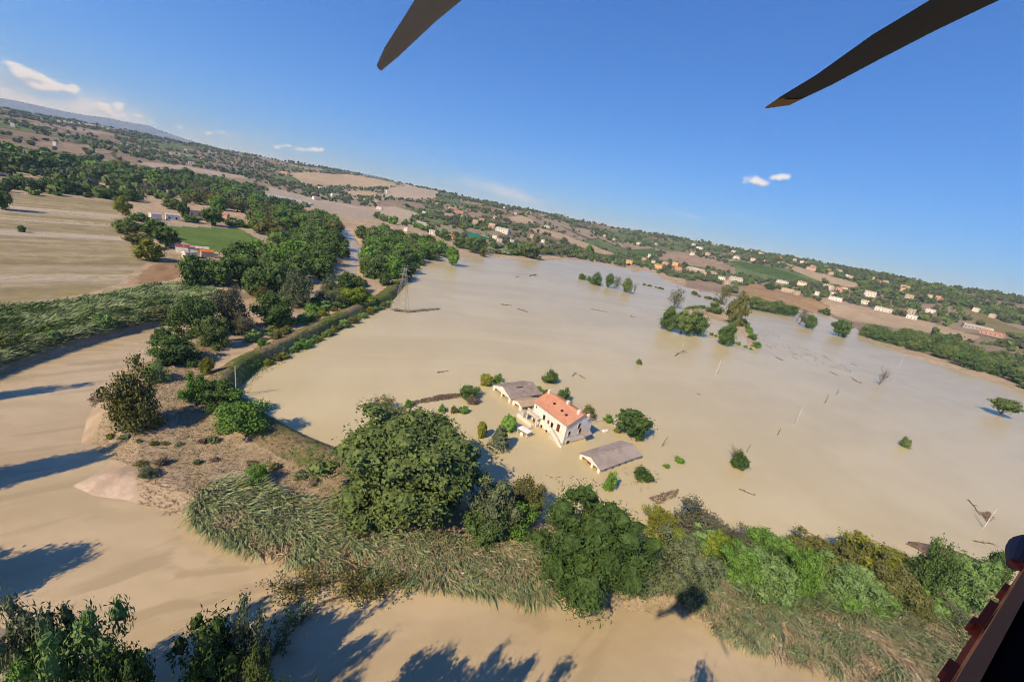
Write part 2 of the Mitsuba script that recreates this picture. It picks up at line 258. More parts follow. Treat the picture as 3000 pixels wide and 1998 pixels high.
# ------------------------------------------------------------------ ground, fields, water
FIELDS = [  # name, material, outline on the ground, label
    ('field', 'stubble', [(-392.8, 239.29), (-360.63, 257.09), (-364.65, 298.31), (-354.82, 327.57), (-257.58, 238.05), (-183.19, 178.82), (-170.84, 170.98), (-141.99, 127.88), (-137.62, 114.3), (-138.26, 93.66), (-138.91, 72.63)], 'wide tan stubble field with pale stripes at the far left'),
    ('field', 'field_brown', [(-514.31, 328.13), (-480.26, 345), (-482.06, 385.44), (-428.51, 375.28), (-407.19, 324.47), (-406.88, 291.07), (-399.73, 253.07)], 'narrow brown field behind the long dark hedge'),
    ('field', 'ploughed', [(-140.56, 129.56), (-161.09, 160.94), (-162.98, 175.97), (-143.77, 157.5), (-138.13, 146.15), (-137.59, 133.03)], 'small grey brown ploughed plot beside the left wood'),
    ('sports_pitch', 'pitch_grass', [(-244.79, 258.34), (-238.85, 293), (-232.21, 307.8), (-191.79, 274.45), (-174.24, 233.47), (-170.72, 208.64), (-199.61, 217.31)], 'bright green sports pitch among trees'),
    ('field', 'field_pale', [(-232.04, 309.49), (-221.16, 339.09), (-188.23, 288.65), (-191.45, 275.81)], 'pale dry plot right of the green pitch'),
    ('field', 'field_pale', [(-259.9, 270.16), (-241.92, 324.76), (-233.65, 311.65), (-247.67, 261.43)], 'pale gravel strip along the top of the green pitch'),
    ('field', 'field_tan', [(-300.34, 408.63), (-262.39, 415.39), (-232.99, 363.63), (-258.45, 361.11)], 'dry tan meadow behind the pitch houses'),
    ('field', 'field_brown', [(-447.3, 528.73), (-450.32, 587.88), (-420.5, 552.95), (-400.31, 479.35)], 'brown strip between the trees near the pitch houses'),
    ('field', 'field_pale', [(-901.83, 887.09), (-971.48, 1081.83), (-860.93, 1160.53), (-811.89, 1110.95), (-808.07, 910.01), (-814.24, 813.52)], 'long pale field on the left slopes'),
    ('field', 'field_brown', [(-1074.7, 839.95), (-1089.2, 907.95), (-1033.94, 912.47), (-948.67, 827.71), (-926.47, 742.04)], 'pale brown field among dark woods at the far left'),
    ('field', 'field_tan', [(-1082.51, 1731.45), (-1077.46, 1836.22), (-1037.73, 2172.92), (-775.98, 2139.63), (-694.39, 1977.64), (-669.23, 1737.58), (-757.2, 1555.49), (-765.46, 1306.24)], 'large smooth brown field below the skyline left of centre'),
    ('field', 'field_pale', [(-665.27, 1751.94), (-701.68, 2016.4), (-628.21, 2078.12), (-538.51, 2171.22), (-410.96, 1615.55), (-449.29, 1502.25), (-524.72, 1439.34), (-569.26, 1454.57)], 'pale grey field with a curved edge below the skyline'),
    ('field', 'field_pale', [(-728.57, 1061.61), (-618.88, 1057.39), (-461.93, 1051.36), (-418.54, 1176.76), (-307.66, 1068.54), (-277.48, 727.51), (-323.84, 686.77), (-427.79, 731.56), (-468.27, 671.08)], 'long pale brown field half under flood water'),
    ('field', 'field_tan', [(-679.41, 1366.41), (-657.85, 1564.3), (-548.04, 1417.76), (-608.02, 1281.03)], 'small tan field above the long flooded field'),
    ('field', 'field_tan', [(-48.87, 1122.94), (15.7, 1255.9), (84.93, 1241.1), (136.08, 1185.21), (194.02, 1122.35), (242.3, 1119.07), (195.32, 1042.87), (122.54, 1035.78), (52.91, 1080.71)], 'curved golden field strip above the far village'),
    ('field', 'field_tan', [(-99.73, 1354.33), (-52.62, 1459.05), (-9.91, 1402.97), (-3.89, 1375.99), (-56.21, 1290.78)], 'small golden field above the far village'),
    ('field', 'field_brown', [(375.59, 1173.35), (428.4, 1247.49), (463.4, 1273.3), (487.37, 1190.07), (533.87, 1150.13), (530.47, 1034.97), (502.16, 965.19), (483.7, 1024.56), (407.3, 1092.55), (354.34, 1091.94)], 'humped grey brown field behind the yellow houses'),
    ('field', 'field_green', [(552.17, 1131.46), (592.92, 1147.92), (624.84, 1072.22), (643.78, 997.26), (657.5, 930.06), (629.72, 912.87), (586.07, 937.95), (551.18, 1010.45)], 'dark green field on the right slopes'),
    ('field', 'field_tan', [(717.12, 1223.3), (772.14, 1246.17), (739.42, 1055.83), (759.38, 947.17), (749.41, 901.09), (706.54, 874.17), (670.22, 917.23), (673.41, 1020.91)], 'tan field sloping down behind the dark green field'),
    ('field', 'field_green', [(289.93, 1222.08), (384.36, 1283.69), (393.1, 1240.19), (352.36, 1155.47), (280.71, 1113.15)], 'small green field left of the humped brown field'),
    ('field', 'ploughed', [(453.91, 827.71), (467.09, 806.51), (483.81, 747.02), (497.08, 705.46), (505.33, 654.65), (489.77, 621.13), (425.26, 610.48), (357.21, 622.84), (354.24, 647.42)], 'bare brown field sloping to the flood on the right'),
    ('field', 'field_tan', [(516.29, 713.87), (574.33, 726.37), (605.81, 651.99), (635.96, 609.68), (642.61, 553.31), (597.49, 518.35), (567.04, 537.06), (510.23, 540.11), (482, 570.69), (493.56, 627.06), (491.36, 661.47)], 'long bare orange tan field on the right'),
    ('field', 'field_brown', [(311.5, 772.57), (362.59, 848.8), (385.01, 795.76), (392.69, 741.43), (334.03, 653.59), (269.84, 601.22), (253.32, 620.27)], 'ridged brown field by the water below the cream building'),
    ('field', 'field_tan', [(202.06, 746.12), (255.11, 871.43), (261.1, 825.7), (251.42, 768.94), (220.24, 714.84)], 'small tan bank at the water below the yellow houses'),
    ('field', 'field_olive', [(809.37, 762.54), (849.63, 754.08), (802.01, 638.28), (715.5, 563.9), (709.41, 599.82), (732, 660.58)], 'olive green field at the right edge'),
    ('field', 'field_tan', [(922.83, 860.83), (1125.98, 919.94), (1056, 858.59), (914.66, 793.68)], 'pale tan field near the skyline at the right edge'),
    ('field', 'field_brown', [(726.57, 769.06), (776.44, 762.16), (796.7, 740.95), (741.09, 699.39), (709.91, 731.02)], 'brown field among the far right houses'),
    ('field', 'field_tan', [(-71, 392.63), (-77.15, 428.1), (-93.54, 391.99), (-89.8, 353.78), (-84.29, 356.16)], 'muddy strip at the far lake shore'),
    ('track', 'track', [(258.45, 985.68), (299.93, 888.76), (288.91, 854.48), (253.67, 965.22)], 'pale track above the water below the yellow houses'),
]
STRIPS = [('gravel_bar', 'mud', Polygon([(-61.87, 44.89), (-56.13, 43.65), (-51.58, 43.99), (-51.26, 45.51), (-54.27, 48.77), (-58.13, 51.01), (-60.78, 50.39), (-60.78, 48.42)]), 'pale bare gravel bar at the river bend'),
          ('levee', 'dike_grass', DIKE.buffer(4.2), 'grassy brown levee between the river and the flood')]

def ground():
    az = np.concatenate([np.arange(-180, -68, 4.0), np.arange(-68, 68, .17), np.arange(68, 180.1, 4.0)])
    r, v = [1.0, 8.0, 14.0], 18.0
    while v < 2650:
        r.append(v); v += min(max(v * v / 21000.0, .32), 11.0)
    while v < 29000:
        r.append(v); v *= 1.06
    r = np.array(r)
    R, A = np.meshgrid(r, np.radians(az), indexing='ij')
    X, Y = R * np.sin(A), R * np.cos(A)
    Z = height(X.ravel(), Y.ravel()).reshape(X.shape)
    i, j = np.meshgrid(np.arange(len(r) - 1), np.arange(len(az) - 1), indexing='ij')
    na = len(az)
    q = np.stack([i * na + j, (i + 1) * na + j, (i + 1) * na + j + 1, i * na + j + 1], -1).reshape(-1, 4)
    vert = np.stack([X.ravel(), Y.ravel(), Z.ravel()], -1)
    q = q[vert[q][:, :, 2].max(1) > -1.2]
    c = vert[q].mean(1)
    own = np.full(len(q), -1)
    polys = [(n, m, Polygon(o).buffer(0), l) for n, m, o, l in FIELDS] + STRIPS
    for k, (n, m, o, l) in enumerate(polys):
        shapely.prepare(o)
        own[(own < 0) & shapely.contains_xy(o, c[:, 0], c[:, 1])] = k
    rc = np.hypot(c[:, 0], c[:, 1]); azc = np.degrees(np.arctan2(c[:, 0], c[:, 1]))
    own[(own < 0) & (rc > np.interp(azc, AZ, FOOT) * .97)] = 1000
    def piece(mask):
        f = q[mask]; u, inv = np.unique(f, return_inverse=True)
        f = inv.reshape(f.shape)
        return vert[u], np.vstack([f[:, [0, 2, 1]], f[:, [0, 3, 2]]])
    struct('ground', ply(piece(own < 0), 'ground', smooth=True), 'dry grassy flood plain of tan earth')
    struct('hills', ply(piece(own == 1000), 'hillside', smooth=True), 'rolling hills with a patchwork of dry fields')
    for k, (n, m, o, l) in enumerate(polys):
        if (own == k).sum() > 0:
            struct(n, ply(piece(own == k), m, smooth=True), l)
        else: print('empty field', l)
ground()

def sheet(poly, z=0.0):
    parts = [trimesh.creation.triangulate_polygon(g, engine='earcut') for g in getattr(poly, 'geoms', [poly])]
    v, f = cat([(np.column_stack([a, np.full(len(a), z)]), b) for a, b in parts])
    n = np.cross(v[f[:, 1]] - v[f[:, 0]], v[f[:, 2]] - v[f[:, 0]])[:, 2] < 0
    f[n] = f[n][:, ::-1]
    return v, f
struct('flood_water', ply(sheet(LAKE.buffer(0).buffer(2.0)), 'lake_water'), 'still muddy flood water covering the farmland')
struct('river', ply(sheet(RIVER.buffer(0).buffer(2.0).difference(LAKE.buffer(2.2)), .004), 'river_water'), 'muddy brown river bending round the wooded spit')
POOL_Z = float(height(np.array([-640.0]), np.array([890.0]))[0]) + .45
struct('flood_pool', ply(sheet(Polygon([(-584.48, 837.8), (-587.37, 900.06), (-469.23, 834.28), (-402.7, 688.78), (-460.54, 670.89)]), POOL_Z), 'lake_water'), 'shallow flood water on the far pale field left of centre')

def mountains(az0, az1, crest, dist, depth, seed, label):
    a = np.radians(np.linspace(az0, az1, 160)); m = np.linspace(-1, 1, 15)
    h = np.interp(np.degrees(a), *zip(*crest))
    A, M = np.meshgrid(a, m, indexing='ij'); Hh = np.repeat(h[:, None], len(m), 1)
    nz = meshkit.fbm(np.stack([A * 60, M * 2, A * 0], -1), 4, seed) - .5
    R = dist + M * depth
    Z = (51 + R * np.tan(np.radians(np.maximum(Hh, .05)))) * (1 - np.abs(M) ** 1.3) * (1 + .22 * nz * np.abs(M)) + 60 * nz * (np.abs(M) < .1) * 0 - 1
    v = np.stack([R * np.sin(A), R * np.cos(A), Z], -1).reshape(-1, 3); k = len(m)
    i, j = np.meshgrid(np.arange(len(a) - 1), np.arange(k - 1), indexing='ij')
    f = np.stack([i * k + j, i * k + j + 1, (i + 1) * k + j + 1, (i + 1) * k + j], -1).reshape(-1, 4)
    struct('mountains', ply((v, f), 'mountain', smooth=True), label)
def crest(dirs, first, last):
    q = [(math.degrees(math.atan2(d[0], d[1])), math.degrees(math.asin(d[2]))) for d in dirs]
    return [first] + q + [last]
mountains(-75, -30, crest([(-0.8034, 0.5948, 0.0271), (-0.7939, 0.6074, 0.0283), (-0.7812, 0.6236, 0.0283), (-0.7646, 0.6439, 0.0285), (-0.7493, 0.6615, 0.0299), (-0.7344, 0.6779, 0.0333), (-0.7185, 0.6947, 0.0333), (-0.6994, 0.7139, 0.0356), (-0.6883, 0.7247, 0.0322), (-0.6660, 0.7454, 0.0275), (-0.6426, 0.7658, 0.0243), (-0.6170, 0.7866, 0.0234)], (-75, .9), (-30, .3)), 15000, 2600, 3, 'blue mountain range on the far left horizon')
mountains(-26, -18, crest([(-0.4390, 0.8979, 0.0324), (-0.4066, 0.9130, 0.0347), (-0.3768, 0.9256, 0.0351), (-0.3457, 0.9378, 0.0337)], (-27, .5), (-17, .5)), 15000, 2000, 8, 'small blue mountain showing over the hills left of centre')
# === END SETTING


# ------------------------------------------------------------------ plants
ICO = trimesh.creation.icosphere(subdivisions=1)
def crown(seed, clumps, leaves, leaf, bottom=.22, rc=(.13, .22), hang=0.0, core=.6, ragged=.12, lobes=.16):
    # a crown one metre wide from z = bottom to 1: leaf faces round many clumps that fill the outline, each clump with a solid heart
    r = np.random.default_rng(seed); i = np.arange(clumps) + .5
    ph, ct = i * 2.39996 + r.uniform(0, 6.28), 1 - 1.96 * i / clumps
    st = np.sqrt(np.maximum(1 - ct * ct, 0))
    d = np.stack([st * np.cos(ph), st * np.sin(ph), ct], -1) + r.normal(size=(clumps, 3)) * .16
    rad = r.uniform(*rc, clumps)
    f = np.where(r.random(clumps) < .22, r.uniform(.25, .6, clumps), r.uniform(1 - lobes * 1.6, 1 + lobes, clumps))
    c = d * (.5 - rad * .72)[:, None] * f[:, None]
    n = leaves
    k = r.choice(clumps, n, p=rad ** 2 / (rad ** 2).sum())
    e = r.normal(size=(n, 3)); e /= np.linalg.norm(e, axis=1, keepdims=True)
    rr = rad[k] * (.62 + .5 * r.random(n) + .4 * (r.random(n) < ragged))
    p = c[k] + e * rr[:, None] * np.array([1, 1, .85])
    p[:, 2] -= hang * r.random(n) * .2
    lo, hi = np.percentile(p, .8, axis=0), np.percentile(p, 99.2, axis=0)
    sc, mid = 1 / (hi - lo), (hi + lo) / 2
    fit = np.array([sc[0], sc[1], (1 - bottom) * sc[2]]); off = np.array([0, 0, (1 + bottom) / 2])
    p, c2 = (p - mid) * fit + off, (c - mid) * fit + off
    nor = e * .75 + r.normal(size=(n, 3)) * .55 + [0, 0, .35]; nor /= np.linalg.norm(nor, axis=1, keepdims=True)
    t = np.cross(nor, r.normal(size=(n, 3))); t /= np.linalg.norm(t, axis=1, keepdims=True)
    if hang:
        t = t * (1 - hang) + np.array([0, 0, -1.0]) * hang + r.normal(size=(n, 3)) * .15; t /= np.linalg.norm(t, axis=1, keepdims=True)
        nor = np.cross(t, np.cross(e, t)); nor /= np.linalg.norm(nor, axis=1, keepdims=True) + 1e-9
    b = np.cross(nor, t)
    s = leaf * r.uniform(.6, 1.4, n)[:, None]
    w = .62 if not hang else .34
    v = np.stack([p - t * s, p + b * s * w + nor * s * .2, p + t * s * 1.1, p - b * s * w + nor * s * .2], 1).reshape(-1, 3)
    ms = [(v, np.arange(4 * n).reshape(-1, 4))]
    if core:
        iv = np.array(ICO.vertices)
        for j in range(clumps):
            ms.append((c2[j] + iv * (1 + .3 * r.normal(size=(len(iv), 1))) * rad[j] * core * fit, np.array(ICO.faces)))
    return cat(ms)

def limbs(seed, n, bottom=.2, r0=.035, top=.75, lean=.0):
    r = np.random.default_rng(seed)
    ms = [tube([[0, 0, -.05], [.01, 0, bottom * .6], [.02 + lean, .01, bottom + .12], [.03 + lean, -.01, top]], [r0 * 1.25, r0, r0 * .75, r0 * .25], 7)]
    for i in range(n):
        a = i * 2.4 + r.uniform(-.4, .4); z0 = bottom * r.uniform(.7, 1.4); l = r.uniform(.22, .38); z1 = z0 + r.uniform(.2, .45)
        ms.append(tube([[.01, 0, z0], [math.cos(a) * l * .5, math.sin(a) * l * .5, (z0 + z1) / 2 - .02], [math.cos(a) * l, math.sin(a) * l, z1]], [r0 * .6, r0 * .42, r0 * .15], 5))
    return cat(ms)

def bare_branches(seed, n=34, height=1.0, spread=.5, r0=.02):
    r = np.random.default_rng(seed); ms = [tube([[0, 0, -.05], [.02, 0, .2], [0, .02, .5], [.02, 0, .8 * height]], [r0 * 1.4, r0, r0 * .7, r0 * .2], 5)]
    for i in range(n):
        a, z0 = r.uniform(0, 6.28), r.uniform(.08, .6) * height; l = r.uniform(.35, 1.0) * spread; z1 = z0 + r.uniform(.15, .5) * height
        pts = np.array([[0, 0, z0], [math.cos(a) * l * .45, math.sin(a) * l * .45, z0 * .55 + z1 * .45], [math.cos(a + .25) * l, math.sin(a + .25) * l, min(z1, height * 1.02)]])
        ms.append(tube(pts, [r0 * .5, r0 * .35, r0 * .12], 4))
        for j in range(3):
            q = pts[1] + (pts[2] - pts[1]) * r.random(); e = q + r.normal(size=3) * .12 * spread + [0, 0, .07]
            ms.append(tube([q, (q + e) / 2, e], [r0 * .25, r0 * .2, r0 * .1], 3))
    return cat(ms)

def conifer(seed, n, leaf):
    r = np.random.default_rng(seed); z = np.sqrt(r.random(n)); lay = np.floor(z * 7) / 7
    rad = .5 * (1 - lay) ** .8 * (.35 + .65 * r.random(n) ** .5); a = np.floor(r.uniform(0, 1, n) * 9) / 9 * 6.28 + lay * 5 + r.normal(size=n) * .16
    p = np.stack([np.cos(a) * rad, np.sin(a) * rad, .08 + .9 * (1 - (1 - lay)) + .05 * r.random(n) - rad * .16], -1)
    t = np.stack([np.cos(a), np.sin(a), -.2 + .3 * r.normal(size=n)], -1) + r.normal(size=(n, 3)) * .3; t /= np.linalg.norm(t, axis=1, keepdims=True)
    nor = np.array([0, 0, 1.0]) + r.normal(size=(n, 3)) * .35; b = np.cross(nor, t); b /= np.linalg.norm(b, axis=1, keepdims=True)
    s = leaf * r.uniform(.7, 1.3, n)[:, None]
    return np.stack([p - t * s, p + b * s * .5, p + t * s, p - b * s * .5], 1).reshape(-1, 3), np.arange(4 * n).reshape(-1, 4)

def proto(m):
    return mikit.ply(m, 'm_leaf_dark')
PROTO = {
    'tree': [proto(crown(10 + i, 24, 1700, .036, .06, (.15, .24))) for i in range(4)],
    'bush': [proto(crown(20 + i, 18, 1300, .042, -.15, (.16, .27))) for i in range(4)],
    'topiary': [proto(crown(31, 34, 2200, .024, .0, (.2, .24), core=.9, ragged=0, lobes=.03))],
    'willow': [proto(crown(40 + i, 24, 1700, .04, .02, (.14, .22), hang=.35)) for i in range(2)],
    'poplar': [proto(crown(50 + i, 24, 1600, .036, .02, (.15, .22))) for i in range(2)],
    'sparse': [proto(crown(60 + i, 22, 900, .032, .1, (.12, .2), core=.2, ragged=.3)) for i in range(2)],
    'far': [proto(crown(70 + i, 9, 260, .085, .0, (.22, .32))) for i in range(4)],
    'umbrella': [proto(crown(80, 28, 1600, .034, .42, (.15, .22)))],
    'small': [proto(crown(90 + i, 10, 420, .075, -.15, (.22, .32))) for i in range(3)],
}
TRUNK = [proto(limbs(100 + i, 4)) for i in range(3)]
BARE = [proto(bare_branches(110 + i)) for i in range(2)]
RS = random.Random(7)

def tree(name, kind, mat, e, label, group=None, trunk=True, z=None, shape=None, cat_='tree', bark='bark'):
    x, y, w, h = e
    k = thing(name, label, cat_, group)
    z = max(hz(x, y), 0.0) - .05 if z is None else z
    m = tw(x, y, z, RS.uniform(0, 360), (w, w, h))
    if kind == 'bare':
        part(k, 'branches', put(BARE[RS.randrange(2)], mat, m)); return k
    part(k, 'crown', put(shape or PROTO[kind][RS.randrange(len(PROTO[kind]))], 'leaf_' + mat, m))
    if trunk:
        part(k, 'trunk', put(TRUNK[RS.randrange(3)], bark, tw(x, y, z, RS.uniform(0, 360), (w * .9, w * .9, h))))
    return k

# the trees that show largest: crowns of their own
OAK = proto(crown(1, 95, 21000, .0165, .04, (.085, .15), core=.62, ragged=.15, lobes=.1))
WALNUT = proto(crown(2, 85, 19000, .0185, 0.0, (.09, .15), hang=.2, core=.6, ragged=.15, lobes=.1))
LOOSE = [proto(crown(3 + i, 40, 6200, .024, .0, (.1, .17), core=.3, ragged=.3, lobes=.25)) for i in range(3)]
DENSE = [proto(crown(6 + i, 40, 6500, .025, -.02, (.11, .18), core=.55, ragged=.2, lobes=.18)) for i in range(3)]
WILL = [proto(crown(12 + i, 40, 6500, .032, -.05, (.11, .18), hang=.4, core=.5, ragged=.25, lobes=.18)) for i in range(2)]
tree('oak_tree', 'tree', 'oak', (-13.21, 55.25, 23.47, 14.65), 'huge dark green oak on the river bank in front of the farmhouse', shape=OAK)
tree('walnut_tree', 'tree', 'walnut', (17.83, 45.71, 15.85, 12.2), 'big round bright green tree between the river and the flooded sheds', shape=WALNUT)
BANK = [  # the tall growth between river and flood, left to right
    ('bush', DENSE[0], 'willow', (2.22, 51.37, 6.89, 7.29), 'grey green bush just right of the huge oak'),
    ('bush', WILL[0], 'sage', (3.51, 59.32, 5.07, 2.85), 'light green feathery bush at the edge of the oak shadow'),
    ('bush', LOOSE[0], 'olive', (8.14, 58.73, 5.68, 5.41), 'small olive bush with a yellow top beside the flood, right of the oak'),
    ('bush', DENSE[1], 'dark', (1.73, 49.75, 6.07, 5.31), 'dark shaded bush between the huge oak and the flattened reeds'),
    ('bush', LOOSE[1], 'grey', (41.92, 61.92, 7.49, 4.31), 'grey green bush by the flood above the lime green shrub'),
    ('shrub', DENSE[2], 'lime', (35.61, 56.44, 6.14, 2.76), 'vivid lime green shrub right of the big round tree'),
    ('willow', WILL[1], 'willow', (31.89, 47.33, 8.06, 6.91), 'pale grey green willow at the river edge right of the big round tree'),
    ('bush', LOOSE[2], 'grey', (47.4, 58.09, 5.52, 4.39), 'grey bush by the flood left of the yellow green thicket'),
    ('bush', DENSE[0], 'lime', (42.29, 55.74, 3.32, 4.65), 'narrow lime green bush between two grey bushes'),
    ('bush', DENSE[1], 'green', (53.46, 58.07, 7.28, 4.03), 'mid green bush with yellow tips by the flood'),
    ('thicket', WILL[0], 'sage', (47.92, 50.42, 7.66, 4.9), 'light green willow thicket above the dry flattened reeds'),
    ('thicket', DENSE[2], 'olive', (63.95, 60.01, 7.9, 4.56), 'yellow green thicket at the flood edge, leftmost of two'),
    ('thicket', DENSE[0], 'green', (53.51, 50.71, 3.93, 6.82), 'dark green gap thicket below the leftmost yellow green thicket'),
    ('thicket', DENSE[1], 'yellowish', (73.23, 59.62, 8.88, 5.41), 'yellow green thicket at the flood edge, rightmost of two'),
    ('thicket', WILL[1], 'sage', (61.91, 52.55, 7.47, 4.35), 'light green reedy thicket below the yellow green thickets'),
    ('thicket', DENSE[2], 'olive', (72.34, 54.13, 6.5, 5.52), 'olive thicket above the right reed bed'),
    ('bush', LOOSE[0], 'dark', (79.49, 56.24, 4.83, 9.27), 'dark blue green bush near the right end of the bank'),
    ('bush', WILL[0], 'sage', (85.06, 55.04, 6.12, 8.29), 'light green bush beside the helicopter door at the right end of the bank'),
    ('bush', DENSE[1], 'dark', (99.27, 62.43, 3.41, 6.49), 'dark bush behind the light green one by the helicopter door'),
    ('bush', LOOSE[1], 'willow', (79.64, 52.36, 4.43, 2.75), 'low grey green bush below the dark blue green bush'),
]
BANK += [
    ('bush', LOOSE[2], 'green', (6.72, 52.79, 5.99, 4.77), 'mid green bush left of the big round tree'),
    ('bush', DENSE[1], 'willow', (26.65, 45.14, 4.23, 5.72), 'grey green bush at the river foot of the big round tree'),
    ('bush', LOOSE[0], 'yellowish', (33.86, 60.32, 6.05, 3.23), 'yellowish bush by the flood behind the big round tree'),
    ('thicket', DENSE[0], 'green', (44.29, 52.12, 5.7, 4.4), 'green thicket between the grey bush and the willow thicket'),
    ('thicket', WILL[0], 'green', (55.99, 55.25, 4.95, 4.29), 'bright green thicket left of the yellow green ones'),
    ('thicket', DENSE[2], 'olive', (68.2, 58.84, 5.42, 5.62), 'olive thicket wedged between the two yellow green ones'),
    ('thicket', LOOSE[1], 'yellowish', (80.26, 60.2, 5.24, 4.61), 'yellowish thicket right of the yellow green ones'),
    ('thicket', WILL[1], 'green', (66.38, 51.63, 5.4, 2.82), 'low green thicket at the edge of the right reed bed'),
    ('bush', DENSE[0], 'green', (90.77, 61.52, 3.73, 4.7), 'mid green bush behind the light green one at the right end'),
    ('bush', LOOSE[2], 'olive', (74.69, 51.95, 4.09, 3.12), 'olive bush above the reeds near the helicopter door'),
]
for n, sh, mat, (x, y, w, h), lab in BANK:
    tree(n, 'bush', mat, (x, y, w * 1.16, h * 1.22), lab, shape=sh, cat_='bush' if n == 'shrub' else n)
SPIT = [  # river spit and levee on the left
    ('poplar', LOOSE[2], 'olive', (-64.63, 58.82, 7.55, 13.78), 'loose olive brown poplar standing alone on the spit at the river bend'),
    ('willow', DENSE[0], 'dark', (-79.66, 83.02, 8.9, 6.83), 'low dark willow overhanging the river left of the levee'),
    ('willow', DENSE[1], 'dark', (-90.33, 100.61, 10.35, 10.68), 'dark round willow above the low overhanging one'),
    ('willow', DENSE[2], 'dark', (-90.7, 92.14, 5.02, 5.02), 'small dark willow at the water between two larger ones'),
    ('willow', DENSE[0], 'oak', (-80.05, 95.56, 7.19, 8.19), 'dark willow between the round willow and the levee'),
    ('willow', LOOSE[0], 'grey', (-85.97, 109.29, 8.23, 13.11), 'thin grey willow with bare branches showing'),
    ('willow', LOOSE[1], 'grey', (-79.97, 107.05, 6.5, 5.64), 'low grey willow at the foot of the thin bare one'),
    ('tree', DENSE[1], 'dark', (-79.98, 119.68, 11.33, 10.3), 'dark tree on the spit in front of the tan river reach'),
    ('tree', LOOSE[2], 'olive', (-104.58, 149.5, 7.75, 7.13), 'small yellow green tree at the near end of the left wood'),
    ('willow', LOOSE[0], 'willow', (-87.15, 144.68, 11.15, 13.54), 'tall grey green willow between the river and the levee'),
    ('tree', LOOSE[1], 'willow', (-87.22, 169.67, 6.18, 9.77), 'slim young tree at the river before the right wood'),
    ('bush', DENSE[2], 'green', (-62.12, 69.04, 5.5, 7.04), 'green bush at the bend of the levee, topmost of three'),
    ('bush', DENSE[0], 'dark', (-56.23, 67.79, 6.4, 5.7), 'dark green bush at the bend of the levee, middle of three'),
    ('bush', LOOSE[2], 'green', (-47.67, 62.24, 8.93, 7.64), 'bright green bush casting its shadow on the flood, lowest of three'),
    ('shrub', DENSE[1], 'yellowish', (-69.55, 80.43, 2.94, 3.97), 'small yellow green shrub on top of the levee bend'),
    ('shrub', LOOSE[0], 'green', (-36.94, 51.35, 3.72, 3.6), 'green shrub alone on the dry spit left of the oak'),
    ('shrub', LOOSE[1], 'willow', (-52.39, 48.37, 2.39, 1.53), 'low grey shrub beside the gravel bar'),
    ('shrub', LOOSE[1], 'sage', (-75.35, 73.84, 4.4, 4.24), 'pale reedy shrub behind the olive brown poplar'),
    ('tree', DENSE[2], 'dark', (-76.92, 213.9, 7.65, 8.45), 'small dark round tree on the levee top'),
    ('bush', DENSE[0], 'dark', (-85.91, 186.36, 12.05, 8.62), 'dark bush at the foot of the right wood'),
    ('bush', WILL[0], 'lime', (-72.5, 165.93, 14.56, 6.52), 'long bright light green reed clump on the levee'),
    ('bush', LOOSE[0], 'willow', (-77.35, 152.94, 11.49, 7.18), 'blue green bush left of the bright reed clump'),
]
for n, sh, mat, e, lab in SPIT:
    tree(n, 'bush', mat, e, lab, shape=sh, cat_='bush' if n == 'shrub' else 'tree' if n in ('poplar', 'willow') else n)

def row(line, n, name, kind, mats, w, h, label, group, seed, cat_='bush', trunk=False, zoff=0.0):
    r = random.Random(seed); L = LineString(line)
    for i in range(n):
        p = L.interpolate((i + r.uniform(.1, .9)) / n, normalized=True); ww = r.uniform(*w)
        x, y = p.x + r.uniform(-1, 1) * ww * .25, p.y + r.uniform(-1, 1) * ww * .25
        tree(name, kind, r.choice(mats), (x, y, ww, ww * r.uniform(*h)), label, group, trunk=trunk, cat_=cat_, z=max(hz(x, y), 0) - .1 + zoff)
row([(-69.55, 99.1), (-72.53, 115.85), (-73.12, 138.34), (-72.76, 165.28), (-73.05, 186.86)], 16, 'levee_shrub', 'bush', ['olive', 'yellowish', 'green'], (2.0, 3.8), (.5, .75), 'low yellow green shrub along the crest of the levee', 'shrubs on the levee', 3)
row([(-64.66, 110), (-63.6, 126.65), (-64.02, 161.32), (-66.15, 176.49)], 12, 'levee_shrub', 'bush', ['yellowish', 'green', 'olive'], (1.6, 3.2), (.5, .8), 'low green shrub on the water side of the levee', 'shrubs at the water side of the levee', 4)
row([(-82.23, 139.37), (-81.95, 156.38), (-86.23, 187.3), (-84.89, 207.83)], 12, 'waterside_bush', 'bush', ['dark', 'willow', 'dark'], (3.5, 6), (.5, .8), 'dark bush between the levee and the river', 'bushes between levee and river', 5)
row([(-75.06, 229.16), (-81.29, 274.62), (-88.48, 324.82)], 6, 'waterside_bush', 'bush', ['dark', 'green'], (4, 7), (.7, 1.0), 'green bush at the far end of the levee by the flood', 'bushes at the far end of the levee', 6)

